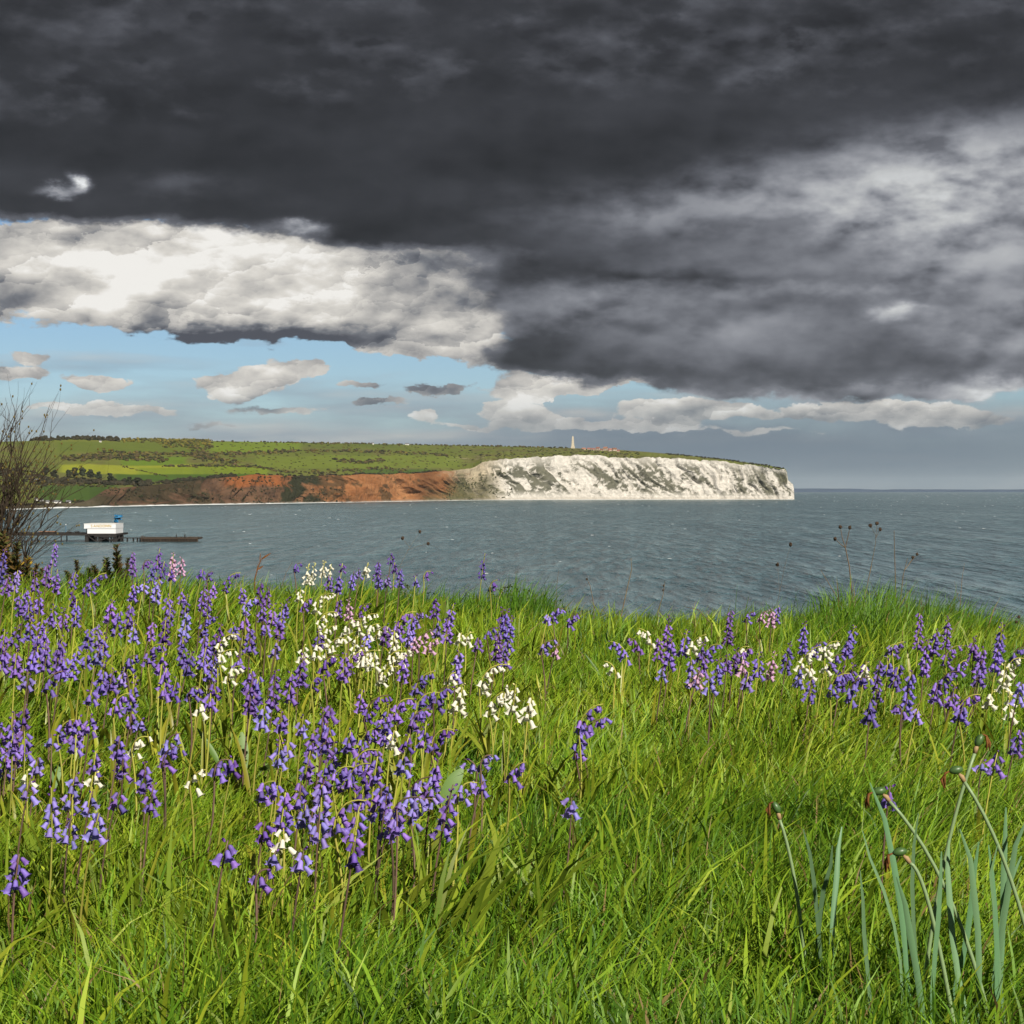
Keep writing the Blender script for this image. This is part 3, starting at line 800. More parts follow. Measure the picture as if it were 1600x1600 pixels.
for (a, b_, z0, z1) in [(140, 151, 837, 845), (160, 176, 844, 838), (160, 176, 838, 844), (183, 177, 838, 845)]:
    m = MB(); m.tube([(PX(a) - PX(100), -3.8, PZ(z0)), (PX(b_) - PX(100), -3.8, PZ(z1))], .28, 5)
    link('brace', m.data('brace', M['pierw']), e)
pb('beam', M['pierw'], [(150, 184, -4.2, -3.9, PZ(839.2), PZ(836.8))], e)
pb('rail', M['pierw'], [(-260, 135, -4.0, -3.9, PZ(831.6), PZ(831.2))], e)
for q in range(27):
    px = -255 + q * 14.9
    pb('rail_post', M['pierw'], [(px, px + .35, -4.0, -3.9, PZ(833.5), PZ(831.2))], e)
# pavilion on the pier
e = link('pavilion', None, loc=(PX(160), PD, PZ(833.5)), label='white pavilion with yellow lettering standing on the pier', cat='building')
ox = PX(160); Z0 = PZ(833.5)
m = MB(); m.box(PX(138.5) - ox, PX(182.8) - ox, -3, 14, 0.02, PZ(826) - Z0); w_ = link('wall', m.data('wall', M['panel']), e)
m = MB(); m.box(PX(133.5) - ox, PX(183) - ox, -3.25, 14.3, PZ(825.7) - Z0, PZ(818.4) - Z0); r_ = link('fascia', m.data('fascia', M['panel']), e)
m = MB(); m.box(PX(133.2) - ox, PX(183.2) - ox, -3.4, 14.5, PZ(818.4) - Z0, PZ(817.9) - Z0); link('roof', m.data('roof', M['wallw']), e)
m = MB(); m.box(PX(132.2) - ox, PX(133.5) - ox, -2.5, 5, PZ(824) - Z0, PZ(820) - Z0); link('end_box', m.data('end_box', M['pierw']), e)
m = MB(); m.box(PX(133.5) - ox, PX(138.4) - ox, 2, 13, .02, PZ(825.9) - Z0); link('porch', m.data('porch', M['pierw']), e)
for i, ch in enumerate('SANDOWN'):
    cu = bpy.data.curves.new('letter', 'FONT'); cu.body = ch; cu.size = 1.75; cu.extrude = .05; cu.align_x = 'CENTER'
    tmp = bpy.data.objects.new('letter', cu)
    COL.objects.link(tmp)
    me = bpy.data.meshes.new_from_object(tmp.evaluated_get(bpy.context.evaluated_depsgraph_get()))
    COL.objects.unlink(tmp); bpy.data.objects.remove(tmp)
    me.materials.clear(); me.materials.append(M['gold'])
    o = link('letter', me, r_); o.location = (PX(145.5 + i * 4.75) - ox, -3.32, PZ(823.6) - Z0); o.rotation_euler = (R(90), 0, 0)
# blue slide behind the pavilion
e = link('slide_tower', None, loc=(PX(172), PD + 18, PZ(833.5)), label='twisted bright blue slide rising behind the pavilion roof', cat='slide')
zz = lambda y: PZ(y) - PZ(833.5)
m = MB(); m.tube([(0, 0, .02), (0, 0, zz(806))], .22, 8); link('mast', m.data('mast', M['blue']), e)
m = MB(); m.tube([(-1.3 + .1 * q, .6 * math.sin(q), zz(817 - q * .45)) for q in range(14)], [.5, .8, .95, 1.0, 1.0, .95, .85, .7, .6, .55, .5, .45, .4, .35], 9)
link('bowl', m.data('bowl', M['blue'], True), e)
m = MB(); m.tube([(1.9 * math.cos(q * .55) * (.75 + q * .02), 1.5 * math.sin(q * .55), zz(812.5 - q * .40)) for q in range(17)], .42, 7); link('chute', m.data('chute', M['blue'], True), e)
m = MB(); m.box(-1.6, 1.9, -1.2, 1.2, zz(806.6), zz(805.4)); m.box(.4, 1.9, -1.2, 1.2, zz(808.8), zz(806.7)); link('platform', m.data('platform', M['blue']), e)
# walkway and landing stage
e = link('walkway', None, loc=(PX(200), PD + 2, 0), label='narrow low walkway between the pavilion and the landing stage', cat='walkway')
ox = PX(200)
pb('deck', M['pierw'], [(184.3, 219.5, -1.2, 1.2, PZ(841.4), PZ(840.0))], e, ox)
for px in (189, 197.5, 207, 213.5, 217.5):
    pb('pile', M['pierw'], [(px - .7, px + .7, -1.0, -.4, -4, PZ(841.3))], e, ox)
    pb('pile', M['pierw'], [(px - .5, px + .5, .5, 1.0, -4, PZ(841.3))], e, ox)
e = link('landing_stage', None, loc=(PX(266), PD, 0), label='weathered brown timber landing stage at the seaward end', cat='jetty')
ox = PX(266)
pb('deck', M['rust'], [(221, 310, -2.2, 12, PZ(842.6), PZ(839.8))], e, ox)
pb('fender_beam', M['rust'], [(226, 309, -2.7, -2.25, PZ(845.6), PZ(844.6))], e, ox)
pb('front_wall', M['pierw'], [(222, 310, -1.5, -1.0, -4, PZ(842.7))], e, ox)
for q in range(19):
    px = 222.5 + q * 4.83
    pb('pile', M['pierw'] if q % 3 else M['rust'], [(px - .9, px + .9, -2.2, -1.6, -4, PZ(842.5))], e, ox)
for px, h in ((221.5, 2.2), (224, 3.2), (226.5, 2.2), (243, 1.0), (267, .9), (284, 1.5), (296, 1.4), (299, 1.8), (303, 1.2)):
    pb('post', M['rust'], [(px - .7, px + .7, -1.8, -1.2, PZ(839.9), PZ(839.9 - h))], e, ox)
m = MB(); m.tube([(PX(287.5) - ox, 0, PZ(840)), (PX(287.5) - ox, 0, PZ(828))], .06, 5); link('mast', m.data('mast', M['pierw']), e)
for i, (px, h) in enumerate(((276, 4.6), (289.5, 4.6))):
    b_ = link('mooring_bollard', None, loc=(PX(px), PD - 1.0, PZ(839.8)), label='dark mooring bollard %s the thin mast on the landing stage' % ('left of' if i == 0 else 'just right of'), cat='bollard', group='bollards on the landing stage')
    m = MB(); m.tube([(0, 0, 0.01), (0, 0, .15), (0, 0, .5), (0, 0, h * K * .75)], [.42, .36, .24, .24], 9); link('post', m.data('post', M['pierw'], True), b_)
    m = MB(); m.tube([(0, 0, h * K * .75), (0, 0, h * K * .85), (0, 0, h * K)], [.26, .4, .3], 9); link('cap', m.data('cap', M['pierw'], True), b_)
# things on the pier deck
for i, (px, w, h, mt, lab) in enumerate([(107, 3.4, 2.6, 'pierw', 'small dark kiosk beside the lamp post on the pier'), (118, 5.5, 3.0, 'pierw', 'dark kiosk on the pier just left of the pavilion'), (72, 24, 3.4, 'tan', 'long low tan shelter on the pier behind the bare shrub')]):
    s_ = link('kiosk', None, loc=(PX(px), PD + 3, PZ(833.5)), label=lab, cat='kiosk')
    m = MB(); m.box(-w / 2 * K, w / 2 * K, -1, 1.2, .02, h * .7 * K); link('wall', m.data('wall', M['pierw']), s_)
    m = MB(); m.box(-w * .56 * K, w * .56 * K, -1.3, 1.5, h * .7 * K, h * K); link('roof', m.data('roof', M[mt]), s_)
l_ = link('lamp_post', None, loc=(PX(102), PD + 1, PZ(833.5)), label='thin lamp post with a white lamp on the pier', cat='lamp post')
m = MB(); m.tube([(0, 0, .02), (0, 0, 13.0 * K)], [.09, .06], 6); link('pole', m.data('pole', M['blue']), l_)
m = MB(); m.lump((0, 0, 13.6 * K), (.3, .3, .25), r3, None, 1, .02); link('lamp', m.data('lamp', M['panel']), l_)

# ------------------------------------------------------------------ grass
WIND = np.array([.75, .15])
def make_grass(n, x, y, hmin, hmax, wid, colset, seed, lean=(.12, .95), tuft=None):
    q = np.random.RandomState(seed)
    z = ground_np(x, y) - .012
    clump = fbm(x * 2.2, y * 2.2, 3, seed + 3)
    h = (hmin + (hmax - hmin) * q.rand(n) ** 1.2) * (.55 + .95 * clump)
    h = h * (1 - .38 * sstep(.35, -.35, x / y * 3.75 / 1.0 + .1) * sstep(4.0, 4.8, y) * sstep(9.6, 8.6, y))
    ang = fbm(x * .9 + 40, y * .9, 3, seed + 7) * 9.0 + q.normal(0, 1.5, n)
    ln = q.uniform(lean[0], lean[1], n) * h * (.6 + .8 * fbm(x * 1.4, y * 1.4 + 9, 2, seed + 5))
    lx, ly = np.cos(ang) * ln + WIND[0] * h * .25, np.sin(ang) * ln + WIND[1] * h * .2
    a2 = q.uniform(0, np.pi, n); sx, sy = np.cos(a2), np.sin(a2) * .6
    w = wid * q.uniform(.55, 1.3, n)
    V = np.zeros((n, 7, 3), np.float32)
    for i, (t, ww) in enumerate(((0, .8), (.38, 1.0), (.74, .7))):
        cx, cy, cz = x + lx * t ** 2, y + ly * t ** 2, z + h * (t - .22 * t * t * np.minimum(ln / h, 1.3))
        V[:, i * 2] = np.stack([cx - sx * w * ww, cy - sy * w * ww, cz], 1)
        V[:, i * 2 + 1] = np.stack([cx + sx * w * ww, cy + sy * w * ww, cz], 1)
    V[:, 6] = np.stack([x + lx, y + ly, z + h * (1 - .30 * np.minimum(ln / h, 1.3))], 1)
    b = (np.arange(n) * 7)[:, None]
    quads = np.concatenate([b + np.array([[0, 1, 3, 2]]), b + np.array([[2, 3, 5, 4]])])
    tris = b + np.array([[4, 5, 6]])
    pick = np.clip(fbm(x * 1.7, y * 1.7 + 60, 3, seed + 13) * .9 - .2 + q.rand(n) * .6, 0, .999)
    cs = np.array(colset, float)
    f = pick * (len(cs) - 1); i0 = f.astype(int); fr = (f - i0)[:, None]
    c = cs[i0] * (1 - fr) + cs[np.minimum(i0 + 1, len(cs) - 1)] * fr
    c = c * q.uniform(.6, 1.35, n)[:, None]
    dry = q.rand(n) < (.035 if wid < .004 else .004)
    c[dry] = np.array([.26, .18, .07]) * q.uniform(.6, 1.2, dry.sum())[:, None]
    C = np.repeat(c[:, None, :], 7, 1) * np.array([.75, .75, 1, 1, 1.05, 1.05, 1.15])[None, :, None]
    return V.reshape(-1, 3), quads, tris, C.reshape(-1, 3)

def scatter(n, y0, y1, seed, margin=1.3):
    q = np.random.RandomState(seed)
    m = int(n * 1.3); ys = []
    y = y0 + (y1 - y0) * q.rand(m * 3)
    wmax = .272 * y1 + margin
    keep = q.rand(m * 3) < (.272 * y + margin) / wmax
    y = y[keep][:n]; x = q.uniform(-1, 1, len(y)) * (.272 * y + margin)
    return x, y
GREEN = [(.026, .075, .007), (.074, .170, .010), (.135, .250, .013), (.205, .305, .017), (.31, .36, .026)]
parts = []
for (n, y0, y1, h0_, h1_, w_, sd_) in [(95000, 2.3, 5.2, .08, .24, .0027, 101), (90000, 5.2, 8.4, .08, .24, .0030, 102), (62000, 8.4, 13.0, .08, .25, .0029, 103)]:
    x, y = scatter(n, y0, y1, sd_)
    parts.append(make_grass(len(x), x, y, h0_, h1_, w_, GREEN, sd_))
x, y = scatter(14000, 2.6, 10.0, 104)
parts.append(make_grass(len(x), x, y, .14, .26, .0046, GREEN[2:], 104, (.2, .7)))
# strap leaves of bluebells that are not in flower
q = np.random.RandomState(8)
yy = 3.6 + 6.2 * q.rand(2600); xx = (q.uniform(-60, 860, 2600) - 800) / F * yy
kp = fbm(xx * 1.5, yy * 1.2, 3, 44) > .46
xx, yy = xx[kp], yy[kp]
parts.append(make_grass(len(xx), xx, yy, .15, .27, .0082, [(.10, .17, .014), (.19, .25, .018), (.30, .32, .03)], 105, (.15, .8)))
# tall tufts on the crest
for (px, n, hh_, sp_) in [(1330, 1500, .27, .22), (1500, 1100, .25, .17), (1215, 800, .17, .3), (825, 500, .26, .07), (560, 900, .20, .3), (745, 500, .22, .25), (1060, 700, .16, .35), (230, 600, .17, .3), (700, 500, .2, .3)]:
    q = np.random.RandomState(px)
    yy = q.normal(CREST - .4, .25, n); xx = (px - 800) / F * yy + q.normal(0, sp_, n)
    parts.append(make_grass(n, xx, yy, hh_ * .6, hh_ * 1.25, .0028, GREEN[:3], px, (.08, .5)))
vo = 0; VV, QQ, TT, CC = [], [], [], []
for v, qd, tr, c in parts:
    VV.append(v); QQ.append(qd + vo); TT.append(tr + vo); CC.append(c); vo += len(v)
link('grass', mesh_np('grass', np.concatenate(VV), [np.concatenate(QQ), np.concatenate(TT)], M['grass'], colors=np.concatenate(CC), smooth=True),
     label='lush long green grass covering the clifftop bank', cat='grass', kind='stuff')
# ------------------------------------------------------------------ bluebells
def bell_verts(open_=1.0, n=12):
    """one hanging bell, mouth down, hung at the origin"""
    prof = [(.0, .0016), (-.0035, .0044), (-.0120, .0051), (-.0175, .0062)]
    vs, fs = [], []
    for z, r in prof:
        for k in range(n):
            a = 2 * math.pi * k / n
            lob = 1 + .10 * math.cos(6 * a)
            vs.append((math.cos(a) * r * lob, math.sin(a) * r * lob, z))
    for k in range(n):                       # recurved petal tips
        a = 2 * math.pi * k / n
        tip = k % 2 == 0
        r, z = (.0062 + .0058 * open_, -.0212 + .0022 * open_) if tip else (.0067, -.0186)
        vs.append((math.cos(a) * r, math.sin(a) * r, z))
    for i in range(4):
        for k in range(n):
            a, b = i * n + k, i * n + (k + 1) % n
            fs.append((a, b, b + n, a + n))
    return vs, fs
def bud_verts(L=.012, r=.0034, n=6):
    vs, fs = [(0, 0, 0)], []
    for z, q in ((-.2, .6), (-.55, 1.0), (-.85, .7)):
        for k in range(n):
            a = 2 * math.pi * k / n; vs.append((math.cos(a) * r * q, math.sin(a) * r * q, z * L))
    vs.append((0, 0, -L))
    for k in range(n): fs.append((0, 1 + k, 1 + (k + 1) % n))
    for i in range(2):
        for k in range(n): fs.append((1 + i * n + k, 1 + i * n + (k + 1) % n, 1 + (i + 1) * n + (k + 1) % n, 1 + (i + 1) * n + k))
    for k in range(n): fs.append((1 + 2 * n + (k + 1) % n, 1 + 2 * n + k, len(vs) - 1))
    return vs, fs
BELLS = [bell_verts(o) for o in (1.0, .7, .35)]
BUD = bud_verts()
bell_me = {}
for c in ('violet', 'dark', 'lilac', 'white', 'pink'):
    for i, (v, f) in enumerate(BELLS):
        me = bpy.data.meshes.new('flower'); me.from_pydata(v, [], f); me.materials.append(M[c])
        me.polygons.foreach_set('use_smooth', [True] * len(me.polygons)); bell_me[c, i] = me
bud_me = {}
for c in ('budv', 'budw', 'pink'):
    me = bpy.data.meshes.new('bud'); me.from_pydata(BUD[0], [], BUD[1]); me.materials.append(M[c])
    me.polygons.foreach_set('use_smooth', [True] * len(me.polygons)); bud_me[c] = me

fr = random.Random(33)
LEAVES = []
def leaf_points(fr, L, az_, arch):
    d = Vector((math.cos(az_), math.sin(az_), 0))
    pts, w = [], []
    for i in range(6):
        t = i / 5
        pts.append(d * (L * (.12 * t + arch * t * t)) + Vector((0, 0, L * (t * (1.05 - .2 * arch) - arch * .75 * t ** 2.4))))
        w.append(max(.0004, (.55 + .9 * t - 1.35 * t * t + .05) if t < .99 else .05))
    return pts, w, Vector((-d.y, d.x, 0))

KIND = {'v': 'violet', 'd': 'dark', 'l': 'lilac', 'w': 'white', 'p': 'pink'}
WORD = {'v': 'violet bluebell', 'd': 'deep purple bluebell', 'l': 'pale lilac bluebell', 'w': 'white bluebell', 'p': 'pink bluebell'}
# head of every flower spike in the photograph: pixel, colour, length of the head in pixels (0 = usual), posture (u upright, n nodding right, m nodding left)
HEADS = '''
8 885 v 55 u;88 866 v 34 u;14 912 v 30 u;28 907 l 0 u;54 908 v 30 u;74 898 v 32 u;90 906 v 34 u;42 936 v 0 u;30 944 v 0 u;62 940 v 0 u;46 952 v 0 u;118 906 v 24 u;114 934 d 26 u;120 956 v 40 u;100 966 v 34 u;86 962 v 34 u;66 986 v 40 u;72 1002 v 40 u;48 984 v 34 u;30 992 v 34 u;152 910 v 34 n;140 916 v 26 u;176 954 v 34 u;188 974 v 38 u;153 992 l 34 u;163 1006 v 34 u;8 1006 v 46 u;140 998 v 30 u;60 1012 v 36 u;98 1012 v 36 u
207 880 v 34 u;229 878 d 14 n;250 873 d 34 u;240 896 v 26 u;257 890 d 26 u;271 883 p 40 u;284 884 p 26 u;266 896 d 22 u;317 896 d 14 u;328 897 d 14 n;362 907 d 34 n;379 930 v 24 u;212 924 v 26 u;226 917 l 14 u;205 962 v 34 u;209 986 l 32 u;249 920 l 40 u;263 944 v 30 u;268 960 v 30 u;259 986 d 34 u;286 930 v 26 u;293 946 v 34 u;320 934 v 42 u;328 946 v 34 u;336 920 v 22 u;326 974 v 34 n;346 990 d 34 u;293 975 l 34 u;391 944 l 30 n;386 970 v 26 u;356 1002 w 46 n;391 1000 v 34 u;366 985 v 20 u;241 986 v 28 u;243 1016 v 40 n;286 1016 v 44 u;320 1014 v 40 u;336 1012 v 40 u
408 928 d 34 u;421 932 v 32 u;410 958 v 24 u;428 960 v 34 u;441 960 v 34 u;451 948 v 30 u;441 980 v 26 u;415 982 v 18 u;436 1010 l 34 u;465 885 d 16 n;480 943 v 20 n;482 897 w 30 u;493 895 w 32 u;508 888 w 24 u;518 892 w 22 u;470 930 w 18 u;516 910 v 22 u;530 912 v 24 u;535 887 d 14 u;553 906 v 26 u;561 896 l 14 u;575 889 w 18 u;592 892 v 28 u;593 908 v 20 u;506 938 w 40 n;510 966 w 40 n;516 986 w 30 n;545 952 p 34 u;549 978 w 34 n;572 972 w 40 n;582 984 w 26 n;597 986 w 26 n;531 950 v 26 u;569 950 d 24 n;498 996 v 26 u;576 997 l 24 u;500 1012 w 30 n;525 1006 w 36 n;556 1012 w 34 u;572 1016 w 34 u
613 873 d 18 u;617 887 d 16 u;626 902 v 26 u;650 906 v 14 u;667 896 d 14 n;606 908 l 16 u;758 884 d 40 u;771 913 d 16 n;681 950 d 30 u;709 960 v 34 u;700 984 v 36 u;636 966 v 34 n;655 964 l 22 n;645 982 v 34 u;620 985 v 26 u;606 990 v 30 u;664 998 p 28 n;676 1008 p 24 n;650 1006 p 22 u;616 1002 w 34 u;640 996 l 26 u;685 982 l 24 u;721 997 w 18 u;733 995 w 18 n;748 1006 v 20 u;781 1000 v 60 u;793 974 v 46 u;768 986 v 22 n;786 964 d 30 u
10 1028 v 40 u;26 1034 v 40 u;56 1026 v 40 u;74 1026 v 44 u;91 1032 v 34 u;103 1042 v 34 u;121 1036 v 44 u;44 1062 l 26 u;84 1064 v 34 n;138 1030 v 26 u;158 1022 l 30 u;163 1056 v 46 u;178 1062 v 34 u;143 1087 v 18 u;188 1098 v 34 n;196 1056 l 30 u;41 1118 d 34 u;23 1132 v 40 u;20 1162 v 34 u;38 1162 v 40 u;4 1150 v 44 u;102 1140 v 34 n;124 1142 v 46 u;142 1132 v 30 u;80 1156 l 18 u;119 1162 v 26 u;188 1166 v 34 u
206 1032 v 26 n;256 1036 v 34 u;300 1036 v 34 u;322 1028 v 34 u;336 1042 v 40 u;214 1084 v 56 u;260 1066 v 46 u;276 1074 d 34 u;302 1078 v 20 n;329 1095 v 24 u;335 1076 d 24 u;395 1084 v 60 u;393 1062 v 34 u;352 1026 w 34 n;366 1050 w 30 n;205 1126 v 22 u;222 1130 l 14 u;218 1160 w 34 n;268 1160 l 34 n;376 1032 v 20 u;313 1108 w 18 u
404 1082 v 50 u;431 1076 v 60 u;455 1072 v 44 u;475 1046 v 46 u;495 1064 d 26 n;516 1034 d 34 n;540 1040 v 40 u;440 1126 v 26 u;415 1116 l 40 u;474 1132 l 30 u;505 1130 v 50 u;517 1112 v 20 u;566 1094 v 34 u;587 1106 d 50 n;578 1152 v 46 n;548 1156 v 34 u;490 1160 v 30 u;516 1156 v 40 u;598 1140 v 44 u;450 1166 l 20 u;476 1020 w 26 u;555 1032 v 34 n;576 1026 w 34 n;586 1030 w 30 u
633 1042 v 40 u;617 1026 w 34 n;631 1022 w 26 n;605 1056 w 34 n;662 1068 v 40 n;666 1096 v 50 n;691 1086 v 40 n;630 1102 v 40 n;655 1122 v 40 n;691 1150 d 50 n;666 1148 v 40 u;640 1160 d 26 u;608 1130 v 60 u;616 1156 w 30 u;717 1040 l 46 u;705 1058 w 16 n;724 1092 w 46 u;769 1056 w 56 n;780 1096 w 46 n;793 1086 w 34 u;790 1024 v 34 u
12 1190 v 46 u;26 1170 v 46 u;60 1196 l 26 u;42 1214 w 22 u;48 1232 l 34 u;80 1268 l 76 u;120 1236 l 56 u;150 1216 w 20 u;145 1256 l 40 u;112 1296 l 46 u;155 1290 l 40 u;150 1190 v 34 u;187 1250 v 26 u;191 1188 v 56 u;30 1362 v 56 u;226 1212 v 46 u;240 1246 v 44 u;268 1178 v 40 n;309 1216 w 34 n;346 1194 v 30 n;366 1196 d 30 u;356 1330 v 34 u
415 1232 v 34 n;433 1238 v 22 u;438 1176 l 40 u;446 1268 v 60 u;414 1300 d 34 u;443 1312 w 36 u;431 1340 l 22 u;475 1342 l 34 u;410 1366 v 30 n;470 1242 v 40 u;485 1196 v 46 u;510 1216 v 60 u;522 1182 v 46 u;503 1254 l 56 u;500 1292 l 46 u;478 1272 l 40 u;545 1268 v 66 n;562 1288 v 56 u;577 1226 d 60 u;555 1334 d 36 u;570 1184 v 50 n;560 1206 v 46 n;590 1204 v 44 u;535 1208 v 46 n;596 1256 v 50 u
607 1248 v 40 u;630 1264 l 60 n;655 1234 l 56 n;660 1260 l 50 n;620 1284 v 44 u;685 1216 v 60 u;708 1268 v 84 u;729 1232 l 40 n;736 1196 l 26 m;760 1186 l 26 n;756 1230 v 20 u;607 1298 v 24 u;632 1190 l 34 u
800 988 v 50 u;871 956 v 24 n;895 969 v 22 n;854 1010 l 24 n;870 1016 p 18 u;857 966 l 12 u;967 1016 v 34 m;990 1006 v 24 m;954 1044 w 24 m;893 1259 l 26 u;922 1122 v 50 n;922 1152 v 66 n;808 1206 v 34 n;826 1114 w 30 u;806 1092 w 46 u;831 1100 w 22 u
1008 994 w 28 m;1046 986 v 50 u;1030 1014 v 34 u;1050 1020 v 46 u;1074 1004 v 40 u;1090 1006 w 34 n;1101 1016 v 34 u;1113 1014 v 28 n;1080 1050 l 46 u;1094 1060 p 24 u;1101 1040 v 28 u;1124 1046 v 34 u;1136 1036 v 28 u;1142 980 v 52 u;1172 961 v 18 n;1193 961 p 18 n;1152 1030 v 34 u;1160 1016 w 20 n;1166 1022 v 24 n;1163 1042 p 24 u;1186 1038 v 40 u;1109 1070 l 22 u;1170 1062 l 24 u;1036 1052 l 20 u
1205 964 p 26 u;1217 959 v 26 u;1212 1040 p 44 u;1235 1026 v 46 u;1258 996 v 50 u;1266 1030 w 44 n;1276 1014 v 24 n;1298 1011 w 34 n;1264 1050 w 20 u;1291 1044 w 14 u;1306 1032 v 28 n;1250 1056 l 28 u;1336 1000 v 46 u;1325 1012 v 24 u;1268 1078 v 34 u;1311 1066 v 40 n;1318 1058 d 34 u;1334 1052 v 30 u;1341 1072 v 44 n;1354 1054 d 40 u;1355 1046 w 24 u;1375 1062 v 60 u;1360 1110 v 34 u;1393 1013 l 18 n;1390 1042 v 26 u
1403 1011 v 24 n;1437 986 v 56 u;1465 1002 v 40 u;1481 988 v 50 u;1451 1026 v 56 u;1490 1020 v 40 n;1502 1042 v 24 n;1482 1060 v 34 n;1426 1080 v 66 u;1522 1012 v 36 u;1537 1030 v 36 u;1535 1050 v 40 u;1567 1000 v 56 u;1560 1026 v 44 u;1591 1020 v 26 n;1513 1100 v 46 n;1466 1080 v 34 u;1492 1088 v 34 u;1586 1036 w 34 n;1570 1056 w 44 u;1577 1102 w 44 u;1551 1092 w 26 u;1597 1082 l 34 u;1505 1114 v 26 u;1405 1056 v 34 u;1435 1116 l 18 u;1404 1106 v 12 m;1559 1190 v 34 u;1596 1160 v 40 u;1536 1196 l 16 u;1391 1242 v 30 u
'''
heads = []
for rec in HEADS.replace('\n', ';').split(';'):
    if rec.strip():
        a = rec.split(); heads.append([float(a[0]), float(a[1]), a[2], float(a[3]), a[4]])
# where each one stands: the ray meets the height of a flower head above the bank
YS = np.arange(2.4, CREST - .3, .02)
def place(px, py, hh):
    r = ray(px, py)
    hit = np.nonzero(SEA + r[2] * YS <= ground_np(r[0] * YS, YS) + hh)[0]
    return float(YS[hit[0]]) if len(hit) else float(YS[-1])
PATCH = [(0, 130, 0, 925, 'by the foot of the bare shrub'), (130, 400, 0, 925, 'on the skyline below the landing stage'), (400, 640, 0, 925, 'against the sea beside the tall white clump'), (640, 1000, 0, 970, 'at the bramble edge of the bank'),
         (0, 130, 925, 1010, 'in the thick patch below the bare shrub'), (130, 270, 925, 1010, 'in the left patch below the gorse'), (270, 400, 925, 1010, 'in the left patch below the pink spikes'), (400, 470, 925, 1040, 'just left of the big white clump'), (470, 610, 925, 1040, 'in the big white clump'), (610, 740, 940, 1040, 'just right of the big white clump'), (740, 900, 940, 1040, 'in the small stand at the middle'),
         (0, 200, 1010, 1100, 'in the middle of the left patch'), (200, 400, 1010, 1110, 'left of the central patch'), (400, 600, 1040, 1120, 'in the central patch'), (600, 740, 1040, 1180, 'right side of the central patch'), (740, 860, 1040, 1130, 'in the right-hand white group'),
         (0, 200, 1100, 1180, 'low at the left edge'), (0, 400, 1180, 1400, 'in the sparse lower left grass'), (200, 400, 1110, 1180, 'in the sparse lower left grass'), (400, 530, 1120, 1400, 'left half of the big front clump'), (530, 640, 1120, 1400, 'in the middle of the big front clump'), (640, 790, 1180, 1400, 'right half of the big front clump'), (790, 1000, 1050, 1400, 'alone in the open middle grass'),
         (900, 1130, 900, 1100, 'in the row left of the pink spike'), (1130, 1290, 900, 1100, 'in the row around the pink spike'), (1290, 1410, 900, 1130, 'in the row under the dry stalks'), (1410, 1510, 900, 1130, 'in the tall stand near the right edge'), (1510, 1600, 900, 1130, 'at the right edge by the white spikes'), (1300, 1600, 1130, 1300, 'scattered above the daffodil pods')]
def patch_of(px, py):
    for a, b_, c, d, nme in PATCH:
        if a <= px < b_ and c <= py < d: return nme
    return 'among the other flowers of the bank'
POST = {'u': 'upright', 'n': 'bowing right', 'm': 'bowing left'}
def ordn(n):
    t = ORD + ['thirteenth', 'fourteenth', 'fifteenth', 'sixteenth', 'seventeenth', 'eighteenth', 'nineteenth', 'twentieth', 'twenty-first', 'twenty-second', 'twenty-third', 'twenty-fourth', 'twenty-fifth']
    return t[n]
buckets = {}
for hd in heads: buckets.setdefault((hd[2], hd[4], patch_of(hd[0], hd[1])), []).append(hd)
label_of = {}
for (c, pz, nme), l in buckets.items():
    l.sort()
    for i, hd in enumerate(l):
        base = '%s %s, %s' % (POST[pz], WORD[c], nme)
        if len(l) == 1: lab = 'only ' + base
        else: lab = '%s, %s from left' % (base, ordn(i))
        label_of[id(hd)] = lab

